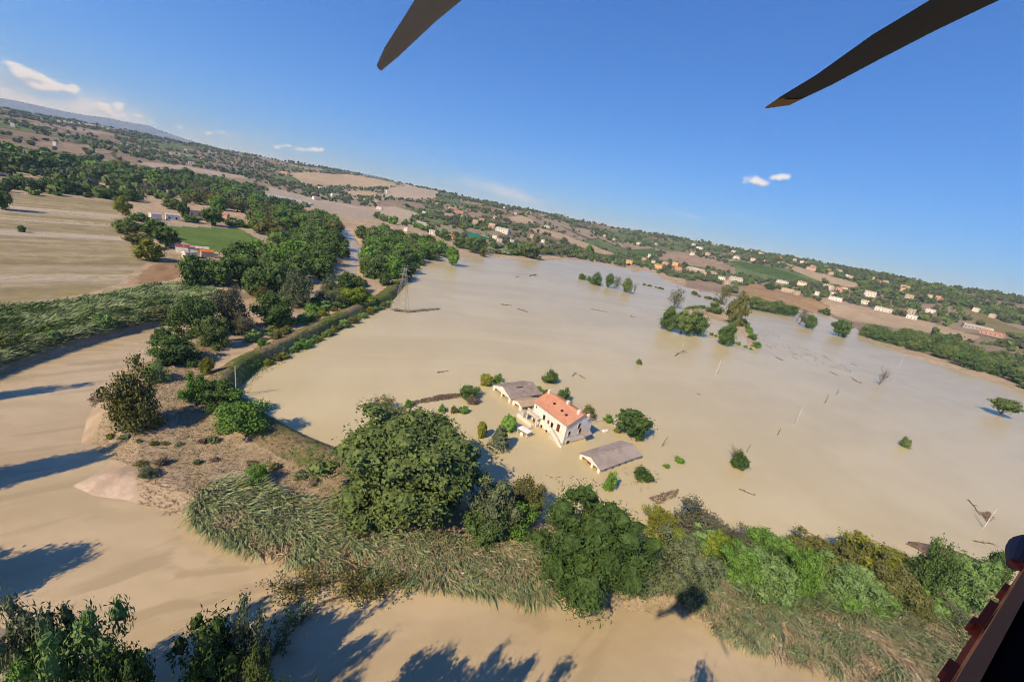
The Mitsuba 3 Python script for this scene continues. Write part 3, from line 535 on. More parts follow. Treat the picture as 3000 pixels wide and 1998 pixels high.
row([(-73.81, 103.32), (-75.67, 116.23), (-76.09, 131.82), (-78.47, 155.14), (-80.24, 188.96)], 18, 'levee_bush', 'bush', ['sage', 'yellowish', 'green', 'sage'], (3.2, 5.5), (.5, .8), 'light green bush on the river side of the levee', 'bushes on the river side of the levee', 43)
row([(-56.97, 49.99), (-49.83, 51.68), (-45.1, 55.08), (-36.01, 55.47), (-27.09, 53.44)], 9, 'scrub', 'small', ['olive', 'willow', 'dead'], (.8, 2.2), (.5, .8), 'low dry scrub on the bare river spit', 'scrub on the bare spit', 44)
row([(-66.84, 55.76), (-61.84, 54.72), (-55.03, 55.73), (-48.98, 60.03)], 8, 'scrub', 'small', ['olive', 'dead', 'willow'], (.7, 1.8), (.5, .8), 'low dry scrub near the olive brown poplar', 'scrub near the poplar', 45)
row([(39.74, 57.07), (46.91, 55.46), (56.92, 55.23), (67.79, 56.14), (79.95, 57.29), (91.33, 58.14)], 22, 'bank_bush', 'willow', ['green', 'sage', 'walnut', 'sage', 'yellowish'], (4.5, 6.5), (.6, .85), 'green bush filling the hedge between the flood and the right reed bed', 'bushes filling the right bank hedge', 46)
row([(42.76, 50.27), (51, 49.55), (61.19, 50.68), (72.01, 52.13), (83.54, 53.15)], 12, 'bank_bush', 'willow', ['sage', 'green', 'sage'], (3.5, 5.5), (.5, .75), 'low light green bush at the upper edge of the right reed bed', 'low bushes above the right reed bed', 47)
row([(-65.15, 93.64), (-65.11, 102.03), (-64.23, 123.39), (-62.86, 158.46), (-62.31, 182.08)], 26, 'levee_hedge', 'bush', ['sage', 'yellowish', 'green', 'olive'], (2.4, 4.4), (.5, .75), 'green shrub of the hedge along the water side of the levee', 'hedge along the water side of the levee', 48)
# trees and bushes standing in the flood
FLOOD = [
    ('tree', 'bush', 'dark', (-9.06, 99.98, 5.69, 3.66), 'round dark tree in the flood left of the grey roofed shed'),
    ('bush', 'bush', 'dead', (-7.4, 96.56, 3.44, 2.09), 'brown withered bush under the round dark tree'),
    ('bush', 'topiary', 'yellowish', (-5.35, 110.39, 3.78, 3.18), 'round yellow green clipped bush behind the grey shed, left of a pair'),
    ('bush', 'bush', 'green', (-1.94, 114.43, 3.34, 2.72), 'small green bush behind the grey shed, right of a pair'),
    ('tree', 'bush', 'dark', (15.23, 122.49, 5.5, 4.28), 'dark round tree in the flood behind the farmhouse'),
    ('bush', 'sparse', 'olive', (-27.54, 83.62, 4.74, 4.11), 'scraggly olive bush at the left end of the floating debris'),
    ('bush', 'bush', 'green', (-22.82, 87.48, 1.98, 2.29), 'small round green bush beside the floating debris'),
    ('bush', 'bush', 'green', (-14.41, 88.49, 2.05, 2.15), 'small green bush in the flood, left of a row of three'),
    ('bush', 'bush', 'olive', (-11.33, 89.18, 2.07, 2.01), 'small olive bush in the flood, middle of a row of three'),
    ('bush', 'bush', 'green', (-8.85, 90.14, 2.33, 2.1), 'small green bush in the flood, right of a row of three'),
    ('cypress', 'topiary', 'yellowish', (-2.8, 80.35, 2.07, 3.82), 'egg shaped yellow green clipped cypress in the flooded garden'),
    ('bush', 'topiary', 'green', (3.3, 85.64, 3.35, 3.76), 'smooth round green clipped bush beside the white canopy'),
    ('bush', 'bush', 'green', (11.32, 113.89, 2.74, 1.74), 'low green bush between the grey shed and the farmhouse roof'),
    ('bush', 'bush', 'olive', (13.79, 111.72, 2.83, 2.02), 'low olive bush touching the back of the farmhouse'),
    ('bush', 'bush', 'dark', (19.04, 108.9, 4.59, 4.57), 'dark bush against the back wall of the farmhouse'),
    ('bush', 'bush', 'olive', (25.5, 100.52, 4.49, 4.12), 'brownish bush behind the right gable of the farmhouse'),
    ('bush', 'bush', 'green', (31.82, 101.22, 2.86, 2.7), 'small green bush left of the round tree right of the farmhouse'),
    ('tree', 'tree', 'walnut', (37.79, 96.85, 9.15, 6.98), 'round full green tree in the flood right of the farmhouse'),
    ('bush', 'small', 'yellowish', (33.66, 96.18, 2.04, 1.33), 'tiny yellow green bush at the foot of the round tree'),
    ('tree', 'bush', 'green', (26.23, 69.79, 2.53, 4.73), 'upright green tree in front of the right shed'),
    ('bush', 'bush', 'walnut', (35.27, 76.37, 4.4, 2.68), 'wide low green bush right of the right shed'),
    ('bush', 'small', 'green', (43.2, 83.03, 1.52, 1.21), 'tiny green bush, smaller of two right of the shed'),
    ('bush', 'small', 'green', (47.76, 86.79, 2.39, 1.66), 'small green bush, larger of two right of the shed'),
    ('bush', 'small', 'oak', (57.48, 163.49, 2.41, 2.6), 'lone tiny dark bush in open water behind the farmhouse'),
    ('bush', 'bush', 'walnut', (64.47, 89.87, 4.09, 4.8), 'green bush in open water with withered twigs behind it'),
    ('bush', 'small', 'oak', (144.56, 127.39, 3.07, 3.77), 'lone small dark bush in the open flood at the right'),
    ('tree', 'umbrella', 'oak', (263.08, 198.37, 12.47, 9.9), 'spreading flat topped tree in the flood at the right edge'),
    ('tree', 'tree', 'dark', (326.79, 394.95, 15.33, 17.44), 'round dark tree at the left tip of the far right wood'),
    ('tree', 'sparse', 'grey', (307.95, 427.4, 10.78, 16.92), 'pale grey tree in the flood, left of a pair before the brown field'),
    ('tree', 'tree', 'dark', (304.44, 408.62, 12.87, 15.15), 'dark tree in the flood, right of a pair before the brown field'),
    ('tree', 'tree', 'olive', (182.2, 327.64, 16.03, 28.28), 'tall pale olive tree at the end of the flooded hedge'),
    ('tree', 'sparse', 'olive', (240.11, 471.77, 15.2, 22.6), 'thin tree behind the tall pale olive one'),
    ('tree', 'sparse', 'willow', (144.52, 365.46, 14.95, 19.3), 'thin pale green tree at the head of the flooded hedge'),
    ('tree', 'tree', 'dark', (99.91, 253.04, 11.9, 15.59), 'dark tree in a clump standing in the flood, leftmost of three'),
    ('tree', 'tree', 'oak', (108.05, 248.38, 12.87, 15.91), 'dark tree in a clump standing in the flood, middle of three'),
    ('tree', 'tree', 'dark', (119.18, 253.07, 12.92, 16.21), 'dark tree in a clump standing in the flood, rightmost of three'),
    ('tree', 'tree', 'dark', (133.41, 240.74, 9.73, 15.11), 'dark tree alone at the lower end of the flooded hedge'),
    ('tree', 'bush', 'oak', (186.7, 376.42, 14.47, 12.02), 'brownish low tree in the middle of the flooded hedge'),
    ('tree', 'bush', 'dark', (65.82, 447.92, 9.1, 6.97), 'dark small tree in far open water, leftmost of a row'),
    ('tree', 'bush', 'dark', (75.86, 425.01, 16.14, 13.24), 'dark tree in far open water, second of a row'),
    ('tree', 'tree', 'dark', (90.73, 420.84, 8.69, 15.4), 'upright green tree in far open water, third of a row'),
    ('tree', 'sparse', 'willow', (100.92, 424.7, 9.92, 13.52), 'pale tree in far open water, fourth of a row'),
    ('tree', 'tree', 'oak', (107.67, 407.37, 11.11, 15.79), 'dark tree in far open water, last in leaf of the row'),
    ('tree', 'bare', 'bark', (120.37, 422.35, 6.44, 12.25), 'leafless poles at the right end of the far row of trees'),
    ('tree', 'tree', 'green', (-68.35, 355.53, 12.99, 17.52), 'tree standing in the flood before the far village with its reflection'),
]
for n, kd, mat, e, lab in FLOOD:
    tree(n, kd, mat, e, lab, z=-.3, trunk=kd in ('tree', 'sparse', 'umbrella'), cat_='tree' if n == 'cypress' else n)
cx, cy, cw, ch = (1.64, 76.81, 6.08, 6.53)
k = thing('cedar', 'feathery blue green cedar in the flooded garden with its shadow on the water', 'tree')
part(k, 'crown', put(proto(conifer(5, 1500, .055)), 'leaf_willow', tw(cx, cy, -.5, 20, (cw, cw, max(ch, 7)))))
part(k, 'trunk', put(TRUNK[0], 'bark', tw(cx, cy, -.5, 0, (cw * .5, cw * .5, max(ch, 7)))))
def bare(e, label, mat='leaf_dead', name='bare_bush', cat_='bush', z=-.2):
    tree(name, 'bare', mat, e, label, z=z, cat_=cat_)
bare((212.9, 215.79, 8.01, 10.52), 'leafless pinkish bush in the open flood at the right')
bare((64.95, 93.44, 4.5, 4.52), 'withered grey twigs behind the green bush in open water')
bare((-31.5, 80.83, 1.77, 1.62), 'small broken bush with bare twigs at the left end of the debris')
bare((-29.74, 84.19, 3.1, 3.82), 'bare twigs beside the scraggly olive bush')

row([(155.94, 362.9), (183.07, 395.59), (204.37, 402.29), (212.42, 381.78), (201.08, 342.34), (178.3, 289.46), (160.28, 251.37)], 22, 'hedge_shrub', 'bush', ['green', 'olive', 'dark'], (3.5, 6.5), (.5, .8), 'shrub of the flooded hedge in the far water', 'shrubs of the flooded hedge', 9)
row([(134.7, 267.04), (140.47, 258.13), (147.21, 250.63), (152.71, 242.98)], 9, 'hedge_shrub', 'bush', ['green', 'olive'], (2, 4), (.5, .8), 'low shrub along the near side of the flooded hedge', 'shrubs along the near side of the flooded hedge', 10)
row([(231.27, 539.58), (231, 509.71), (248.28, 509.37), (246.81, 479.56)], 8, 'hedge_shrub', 'bush', ['dark', 'oak'], (5, 8), (.45, .7), 'dark shrub in the water behind the flooded hedge', 'shrubs in the water behind the flooded hedge', 12)
row([(158.85, 526.27), (170.9, 522.46), (183.78, 516.35)], 6, 'hedge_shrub', 'small', ['dark'], (3, 5), (.4, .6), 'tiny shrub in a line across the far water', 'tiny shrubs in a line across the far water', 13)
row([(288.15, 486.97), (310.77, 497.13), (327.59, 496.81), (346.9, 498.61)], 9, 'wood_tree', 'tree', ['dark', 'oak'], (14, 20), (.75, .95), 'dark tree in the flooded row left of the brown field', 'trees in the flooded row by the brown field', 14, 'tree', True)

def wood(name, poly, spacing, seed, kinds, mats, w, h, label, group, most=400):
    r = random.Random(seed)
    for x, y in scatter(Polygon(poly).buffer(0).difference(WATER), spacing, seed, most):
        ww = r.uniform(*w)
        tree(name, r.choice(kinds), r.choice(mats), (float(x), float(y), ww, ww * r.uniform(*h)), label, group, trunk=True, cat_='tree')
wood('riverside_tree', [(-130.04, 142.16), (-117.76, 143.12), (-105.88, 151.21), (-99.04, 167.51), (-106.01, 204.36), (-122.46, 257.12), (-154.7, 325.66), (-187.79, 373.62), (-199.54, 342.31), (-164.98, 253.02), (-150.16, 214.74), (-142.25, 184.38), (-134.44, 156.71)], 8.2, 21, ['tree', 'bush'], ['dark', 'dark', 'oak', 'green'], (10, 14), (.8, 1.05), 'dark leafy tree of the wood along the left bank of the river', 'trees of the wood on the left river bank', 60)
wood('riverside_tree', [(-194.6, 298.39), (-216.33, 370.94), (-187.22, 376.75), (-220.32, 452.78), (-268.57, 520.66), (-299.25, 458.71), (-275.19, 386.46), (-214.67, 305.25)], 13, 22, ['tree', 'bush'], ['green', 'oak', 'olive', 'dark'], (13, 18), (.8, 1.0), 'green tree of the wood behind the sports pitch', 'trees of the wood behind the pitch', 60)
wood('riverside_tree', [(-94.42, 220.98), (-79.12, 215.22), (-83.77, 262.98), (-92.04, 329.22), (-89.07, 361.35), (-116.3, 450.97), (-149.46, 465.42), (-188.1, 496.54), (-180.92, 411.07), (-130.42, 314.69)], 10.5, 23, ['tree', 'bush'], ['dark', 'oak', 'green'], (11, 16), (.8, 1.05), 'dark leafy tree of the wood between the river and the flood', 'trees of the wood between river and flood', 60)
wood('wood_tree', [(372.78, 428.57), (383.73, 427.57), (389.66, 387.04), (403.7, 350.39), (395.78, 293.97), (386.48, 258.72), (512.42, 350.57), (510.19, 386.57), (533.68, 472.33), (468.49, 483.61), (440.24, 489.35)], 9.0, 24, ['tree', 'bush'], ['dark', 'oak', 'dark', 'oak'], (10.5, 14.5), (.75, 1.0), 'dark tree of the long wood on the far right shore', 'trees of the long wood on the right shore', 110)
wood('valley_tree', [(-433.08, 295.18), (-495.07, 355.89), (-520.4, 428.67), (-447.19, 419.79), (-494.72, 548.06), (-406.12, 546.26), (-463.86, 656.23), (-649.6, 902.1), (-720.88, 800.43), (-710.91, 649.71), (-752.19, 594.44), (-614.66, 422.42)], 24, 25, ['tree', 'far'], ['dark', 'oak', 'dark', 'green'], (17, 26), (.6, .85), 'dark tree of the wooded band across the valley at the left', 'trees of the wooded band at the left', 80)
wood('valley_tree', [(-373, 414.88), (-328.69, 393.04), (-301.73, 425.18), (-291.06, 454.13), (-413.26, 601.97), (-488.37, 619.33), (-471.01, 535.19)], 15, 26, ['tree', 'bush'], ['olive', 'grey', 'green', 'dark'], (14, 20), (.7, .95), 'mixed green tree between the pitch houses and the flooded field', 'trees behind the pitch houses', 40)
row([(-390.61, 289.02), (-386.33, 304.6), (-376.67, 324.1), (-363.02, 343.48)], 17, 'hedge_tree', 'bush', ['dark', 'dark', 'oak'], (12, 17), (.5, .7), 'dark tree of the long hedge behind the stubble field', 'trees of the long dark hedge', 27, 'tree')
ROWS = [
    ('tree', 'tree', 'yellowish', (-285.54, 267.11, 9.11, 12.56), 'tall yellow green tree at the far corner of the stubble field'),
    ('tree', 'tree', 'oak', (-222.16, 208.98, 11.32, 7.83), 'olive green tree at the field edge, farthest of three'),
    ('tree', 'tree', 'olive', (-191.61, 185.94, 10.26, 7.07), 'olive green tree at the field edge, middle of three'),
    ('tree', 'tree', 'yellowish', (-168.17, 167, 10.03, 8.93), 'yellow tipped tree at the field edge, nearest of three'),
    ('tree', 'tree', 'dark', (-232.87, 228.14, 13.72, 9.97), 'dark tree in the row left of the pitch, farthest of three'),
    ('tree', 'tree', 'dark', (-213.89, 216.03, 11.88, 9.97), 'dark tree in the row left of the pitch, middle of three'),
    ('tree', 'tree', 'dark', (-188.93, 197.06, 10.22, 10.88), 'dark tree in the row left of the pitch, nearest of three'),
    ('tree', 'poplar', 'dark', (-276.94, 306.39, 7.78, 12.73), 'dark cypress shaped tree by the houses above the pitch'),
    ('tree', 'tree', 'oak', (-320.36, 343.91, 14.59, 9.19), 'low spreading tree left of the dark cypress'),
    ('bush', 'bush', 'dark', (-258.49, 293.37, 10.99, 5.52), 'dark low hedge before the orange roofed house'),
    ('tree', 'tree', 'dark', (-246.5, 297.04, 13.62, 13.12), 'dark tree right of the orange roofed house'),
    ('tree', 'tree', 'yellowish', (-284.16, 350.22, 9.03, 8.05), 'yellow green tree behind the dark one by the orange roofed house'),
    ('bush', 'bush', 'dark', (-243.68, 319.72, 19.35, 6.09), 'long dark hedge right of the houses above the pitch'),
    ('bush', 'small', 'dark', (-233.69, 171.72, 2.68, 2.96), 'lone dark cone of bushes in the stubble field'),
    ('tree', 'tree', 'dark', (-294.86, 210, 9.36, 12.48), 'large dark tree cut by the left edge of the view'),
    ('bush', 'bush', 'dark', (-127.12, 143.41, 8.21, 8.53), 'dark bush at the left corner of the river wood'),
    ('tree', 'tree', 'green', (-90.69, 398.82, 16.72, 15.98), 'green tree at the left end of the far lake shore'),
    ('tree', 'tree', 'dark', (-115.03, 437.12, 20.09, 15.47), 'dark tree behind the left end of the far lake shore'),
    ('tree', 'tree', 'dark', (-92.17, 521.92, 19.45, 13.83), 'dark tree before the teal green nets, left'),
    ('tree', 'tree', 'dark', (-70.42, 497.04, 25.18, 19.83), 'large dark tree before the teal green nets'),
    ('tree', 'poplar', 'olive', (-56.5, 478.68, 7.93, 11.7), 'small tree at the far shore right of the dark trees'),
    ('tree', 'tree', 'dark', (-27.72, 616.38, 18.94, 16.32), 'dark tree at the far shore, middle'),
    ('tree', 'tree', 'oak', (-1.9, 583, 29.5, 23.2), 'broad olive green tree at the far shore'),
    ('bush', 'bush', 'oak', (10.01, 586.91, 16.78, 10.38), 'low dark bush at the water under the broad olive green tree'),
    ('tree', 'tree', 'dark', (74.43, 941.06, 20.26, 18.38), 'dark tree on the rim of the golden strip'),
    ('tree', 'tree', 'green', (140.77, 957.71, 18.55, 20.79), 'green tree between the far shore and the golden strip'),
    ('tree', 'tree', 'dark', (461.21, 754.15, 18.09, 13.32), 'lone dark tree on the bare brown field'),
    ('bush', 'bush', 'dark', (480.58, 621.96, 12.15, 8.95), 'dark bush beside the pale farm road'),
    ('tree', 'tree', 'dark', (-249.87, 1141.98, 12.07, 17.12), 'dark tree beside the pink roofed houses'),
]
for n, kd, mat, e, lab in ROWS:
    tree(n, kd, mat, e, lab, trunk=n == 'tree')
row([(-70.38, 523.29), (-51.56, 541.55), (-34.59, 560.93), (-10.3, 596.91)], 12, 'shore_bush', 'bush', ['green', 'reed', 'olive'], (9, 15), (.45, .7), 'light green bush along the far lake shore', 'bushes along the far lake shore', 31)
row([(17.73, 684.77), (63.28, 795.49), (119.31, 888.02), (196.99, 981.42), (240.95, 980.84)], 26, 'shore_tree', 'far', ['dark', 'oak', 'olive'], (9, 16), (.7, 1.0), 'tree along the far lake shore below the golden strip', 'trees along the far shore below the golden strip', 32, 'tree')
row([(-328.24, 811.1), (-259.78, 723.79), (-229.8, 758.97), (-164.13, 669.17), (-122.61, 584.27)], 16, 'village_tree', 'far', ['green', 'dark', 'oak'], (11, 17), (.7, .95), 'tree among the houses left of the far village', 'trees left of the far village', 33, 'tree')

# the near bank below the helicopter: trees that show at the bottom left, and those whose shadows lie on the river
NEAR = [
    ('tree', WILL[0], 'willow', (-33.56, 20.29, 4.16, 5.56), 'grey green tree at the lower left corner, farthest left'),
    ('tree', WILL[1], 'sage', (-29.47, 20.5, 5.43, 5.15), 'light green willow crown at the lower left corner'),
    ('tree', DENSE[1], 'walnut', (-25.92, 19.69, 3.88, 3.34), 'mid green crown in front of the lower left willow'),
    ('tree', DENSE[0], 'green', (-30.83, 18.22, 4.1, 3.04), 'shaded green crown at the very bottom left corner'),
    ('tree', WILL[0], 'walnut', (-21.2, 23.25, 6.66, 3.87), 'green crown at the bottom with a tall shoot beside it'),
    ('tree', LOOSE[2], 'willow', (-19.21, 24.82, 3.57, 7.03), 'tall leafy shoot rising above the river at the bottom'),
    ('tree', DENSE[1], 'oak', (-16.67, 22.93, 2.3, 3.43), 'dark leaves right of the tall leafy shoot'),
]
for (n, sh, mat, e, lab), lift in zip(NEAR, (9, 9, 9, 9, 7, 7, 7)):
    x, y, w, h = e
    g = max(hz(x, y), 0) - .1
    tree(n, 'tree', mat, (x, y, w, h + lift - g), lab, shape=sh, z=g)
def shade_tree(tip, w, mat, sh):
    # a tree on the near bank, out of view, whose top throws its shadow on this spot of the river
    gx, gy, h = tip
    if not h: return
    L = h / math.tan(math.radians(41.0)); x, y = gx - .58 * L * .94, gy - .815 * L * .94
    tree('bank_tree', 'tree', mat, (x, y, w, h), 'tall tree on the near river bank throwing its shadow on the water', 'trees on the near bank that shade the river', shape=sh, z=max(hz(x, y), 0) - .1)
for tip, w, mat, sh in [((-50.37, 33.89, 13), 8, 'dark', DENSE[0]), ((-47.92, 36.34, 13), 5, 'dark', LOOSE[1]), ((-53.92, 32.46, 13), 8, 'dark', DENSE[1]), ((-63.55, 54.02, 17), 5, 'oak', LOOSE[0]), ((-64.98, 51.2, 17), 5, 'oak', LOOSE[1]), ((-67.62, 47.94, 17), 6, 'oak', LOOSE[2]), ((-70.52, 45.36, 17), 6, 'oak', LOOSE[0]), ((2.57, 32.97, 0), 3.6, 'dark', DENSE[2]), ((-1.45, 30.83, 18), 3.8, 'dark', DENSE[1]), ((5.09, 32.07, 19), 3.6, 'dark', LOOSE[0]), ((8.77, 32.39, 17), 3.6, 'dark', DENSE[0]), ((1.21, 30.39, 13.5), 3.8, 'dark', DENSE[1]), ((-3.85, 29.51, 13.5), 3.6, 'dark', LOOSE[1]), ((12.2, 32.06, 13), 3.4, 'dark', LOOSE[2]), ((6.26, 30.73, 13), 3.8, 'dark', DENSE[0]), ((-14.05, 31.38, 20.5), 3.2, 'oak', LOOSE[0]), ((-9.26, 29.9, 20.5), 3.2, 'oak', LOOSE[1]),
    ((13.55, 32.52, 21.5), 6, 'dark', LOOSE[2]), ((28.12, 37.08, 0), 5, 'dark', LOOSE[0]), ((30.58, 35.23, 20.5), 5, 'dark', LOOSE[1]), ((-88.85, 69.44, 14), 4, 'dark', LOOSE[1])]:
    shade_tree(tip, w, mat, sh)

row([(-107.52, 68.34), (-109.35, 81.92), (-109.1, 95.76), (-108.82, 111.17), (-111.18, 128.98)], 6, 'reed_bush', 'bush', ['sage', 'willow', 'olive'], (2.5, 5), (.6, .9), 'grey green bush among the reeds of the left river bank', 'bushes among the left bank reeds', 41)

row([(-112.75, 70.7), (-113.64, 80.24), (-115.38, 94.79), (-115.21, 110.56), (-113.59, 124.49)], 22, 'reed_bush', 'bush', ['dark', 'oak', 'dark'], (2.6, 4.2), (.45, .65), 'dark bush in the row between the two reed bands of the left bank', 'dark bushes between the two left reed bands', 49)


# ------------------------------------------------------------------ reeds, grass, far tree cover
def blades(P, length, lean, lean_az, width, seed, spread=.35):
    # bent strips rooted at the points P (n, 3)
    r = np.random.default_rng(seed); n = len(P)
    az = lean_az + r.normal(size=n) * spread; ln = np.clip(lean + r.normal(size=n) * .22, 0, 1.45); l = r.uniform(*length, n)
    d = np.stack([np.sin(az) * np.sin(ln), np.cos(az) * np.sin(ln), np.cos(ln)], -1)
    ln2 = np.minimum(ln + r.uniform(.1, .6, n), 1.75); d2 = np.stack([np.sin(az) * np.sin(ln2), np.cos(az) * np.sin(ln2), np.cos(ln2)], -1)
    s = np.stack([np.cos(az), -np.sin(az), 0 * az], -1) + r.normal(size=(n, 3)) * .3; w = width * r.uniform(.6, 1.4, n)[:, None]
    m = P + d * (l * .55)[:, None]; e = m + d2 * (l * .45)[:, None]
    v = np.stack([P - s * w * .5, P + s * w * .5, m - s * w * .5, m + s * w * .5, e], 1).reshape(-1, 3)
    b = np.arange(n)[:, None] * 5
    f = np.vstack([b + [0, 1, 3], b + [0, 3, 2], b + [2, 3, 4]])
    return v, f

def bed(name, poly, n, length, lean, toward, width, mat, seed, label, catg='reeds', spread=.35, zoff=0.0, clump=0.0):
    r = np.random.default_rng(seed); g = Polygon(poly).buffer(0); x0, y0, x1, y1 = g.bounds
    P = np.stack([r.uniform(x0, x1, n * 3), r.uniform(y0, y1, n * 3)], -1); P = P[shapely.contains_xy(g, P[:, 0], P[:, 1])]
    if clump:
        keep = meshkit.noise(np.column_stack([P / 2.2, P[:, 0] * 0]), seed) > clump
        P = P[keep]
    P = P[:n]
    z = np.maximum(height(P[:, 0], P[:, 1]), 0) + zoff
    a = math.atan2(*toward) + 2.2 * (meshkit.noise(np.column_stack([P / 5, P[:, 0] * 0]), seed + 1) - .5) + 1.0 * (meshkit.noise(np.column_stack([P / 1.6, P[:, 0] * 0]), seed + 2) - .5)
    struct(name, mikit.ply(blades(np.column_stack([P, z]), length, lean, a, width, seed, spread), 'm_leaf_' + mat), label, 'stuff', catg)

BED1 = [(-44.92, 47.13), (-43.52, 49.43), (-39.1, 51.2), (-30.1, 50.9), (-20.43, 49.03), (-14.12, 47.43), (-11.52, 44.11), (-12.85, 40.93), (-18.67, 40.17), (-26.03, 40.18), (-34.22, 41.24), (-40.84, 43.09)]
bed('reed_bed', BED1, 8500, (2.0, 3.8), 1.05, (.8, -.6), .15, 'reed', 1, 'flattened green reeds on the spit beside the oak', clump=.3)
bed('dry_reeds', BED1, 4200, (1.6, 3.4), 1.0, (.8, -.6), .12, 'dryreed', 2, 'dry broken stalks among the flattened reeds beside the oak')
BED2 = [(-13.81, 46.62), (-6.31, 49.43), (-0.53, 49.07), (6.52, 50.36), (11.24, 50.62), (12.39, 41.87), (6.6, 41.06), (-0.87, 40.82), (-10.09, 40.45), (-12.85, 40.93)]
bed('reed_bed', BED2, 5500, (1.8, 3.4), 1.12, (.5, -.85), .14, 'reed', 3, 'flattened grey green reeds at the river edge left of the big round tree')
bed('dry_reeds', BED2, 4500, (1.6, 3.2), 1.1, (.5, -.85), .12, 'dryreed', 4, 'dry tan stalks at the river edge left of the big round tree')
BED3 = [(35.18, 44.29), (39.95, 50.46), (44.16, 50.18), (50.3, 48.43), (59, 48.75), (70.67, 51.48), (82.72, 52.38), (90.18, 52.37), (74.13, 38.32), (67.07, 37.29), (56.69, 38.83), (49, 39.89), (39.79, 41.06), (36.74, 42.61)]
bed('reed_bed', BED3, 10000, (1.6, 3.4), 1.1, (-.75, -.6), .12, 'reed', 5, 'flattened green reeds at the river edge below the helicopter door', clump=.36)
bed('dry_reeds', BED3, 9000, (1.4, 3.0), 1.2, (-.6, -.75), .10, 'dryreed', 6, 'tangle of dry tan stalks at the river edge on the right')
BED4 = [(59.13, 57.35), (70.94, 60.04), (78.19, 58.86), (69.77, 51.29), (57.02, 48), (42.21, 46.41), (44.87, 51.54)]
bed('reed_bed', BED4, 3500, (2.5, 4.0), .5, (-.5, -.8), .14, 'reed', 7, 'tall light green reeds among the thickets on the right')
BED5 = [(-138.92, 94.15), (-134.63, 102.51), (-134.91, 117.08), (-136.83, 133.92), (-132.27, 145.59), (-118.05, 143.43), (-112.26, 130.26), (-116.33, 119.15), (-118.5, 103.29), (-118.88, 88.75), (-116.32, 77.54), (-115.57, 64.04), (-137.03, 77.61)]
bed('reed_bed', BED5, 11000, (1.5, 2.8), 1.0, (.95, .35), .2, 'reed', 8, 'light green reeds along the left river bank, outer band')
bed('reed_bed', BED5, 2500, (1.5, 2.8), .8, (.95, .35), .2, 'sage', 18, 'darker green growth mixed into the outer reed band', clump=.5)
BED6 = [(-104.97, 69.2), (-107.33, 81.15), (-108.15, 95.1), (-107.59, 110.46), (-107.83, 126.88), (-114.03, 138.45), (-116.48, 127.75), (-116.85, 112.19), (-116.81, 96.04), (-114.12, 80.61), (-111.7, 74.14), (-105.52, 60.34), (-100.39, 56.98)]
bed('reed_bed', BED6, 9000, (1.7, 3.2), 1.0, (.95, .2), .2, 'reed', 9, 'grey green reeds along the left river bank at the water')
bed('reed_bed', BED6, 2500, (1.5, 3.0), .8, (.95, .2), .2, 'willow', 19, 'dull green growth mixed into the reeds at the water', clump=.5)
bed('reed_bed', [(-116.32, 77.54), (-118.07, 88.09), (-117.57, 102.44), (-114.7, 120.63), (-116.19, 111.53), (-116.23, 95.53), (-113.64, 80.24), (-111.26, 73.82)], 5500, (.4, .9), .9, (.3, -.9), .18, 'darkreed', 10, 'dark brown growth between the two reed bands')
SPITP = [(-78.63, 67.65), (-85.42, 77.64), (-89.89, 91.14), (-78.86, 98.07), (-70.93, 82.47), (-60.58, 74.79), (-46.36, 65.83), (-34.74, 61.3), (-24.6, 57.79), (-17.72, 52.83), (-20.23, 48.6), (-29.83, 50.45), (-38.97, 51.01), (-44.48, 47.25), (-41.68, 43.31), (-49.76, 44.26), (-55.53, 49.28), (-61.02, 51.07), (-67.92, 53.93)]
bed('dry_grass', SPITP, 16000, (.25, .7), .7, (.5, -.6), .07, 'grass', 11, 'dry flattened grass on the river spit', 'grass', 1.2)
bed('dry_grass', [(-7.12, 52.61), (10.92, 55.35), (30.1, 51.58), (45.86, 53.44), (36.69, 43.28), (27.42, 42.6), (12.02, 41.14), (-13.81, 46.62)], 5000, (.3, .9), .8, (.5, -.6), .08, 'grass', 12, 'dry grass between the bushes on the river bank', 'grass', 1.2)
bed('levee_grass', [tuple(c) for c in np.array(DIKE.buffer(4.0).exterior.coords)], 14000, (.25, .8), .7, (.5, -.6), .09, 'olive', 13, 'rough brown and green grass on the levee', 'grass', 1.4)
bed('levee_grass', [(-66.01, 87.46), (-67.27, 103.36), (-67.2, 127.49), (-64.43, 189.23), (-61.8, 185.05), (-63.17, 125.83), (-64.03, 98.4), (-62.94, 83.32)], 2500, (.4, 1.0), .6, (.5, -.6), .12, 'green', 14, 'green weeds along the waterline of the levee', 'grass', 1.4)

bed('dry_stalks', SPITP, 2600, (.5, 1.4), 1.15, (.9, -.3), .07, 'dead', 15, 'brown broken stalks lying on the dry spit', 'grass', 1.5, clump=.55)
bed('dry_stalks', SPITP, 1500, (.4, 1.0), .7, (.9, -.3), .09, 'olive', 16, 'green weed tufts on the dry spit', 'grass', 1.5, clump=.62)
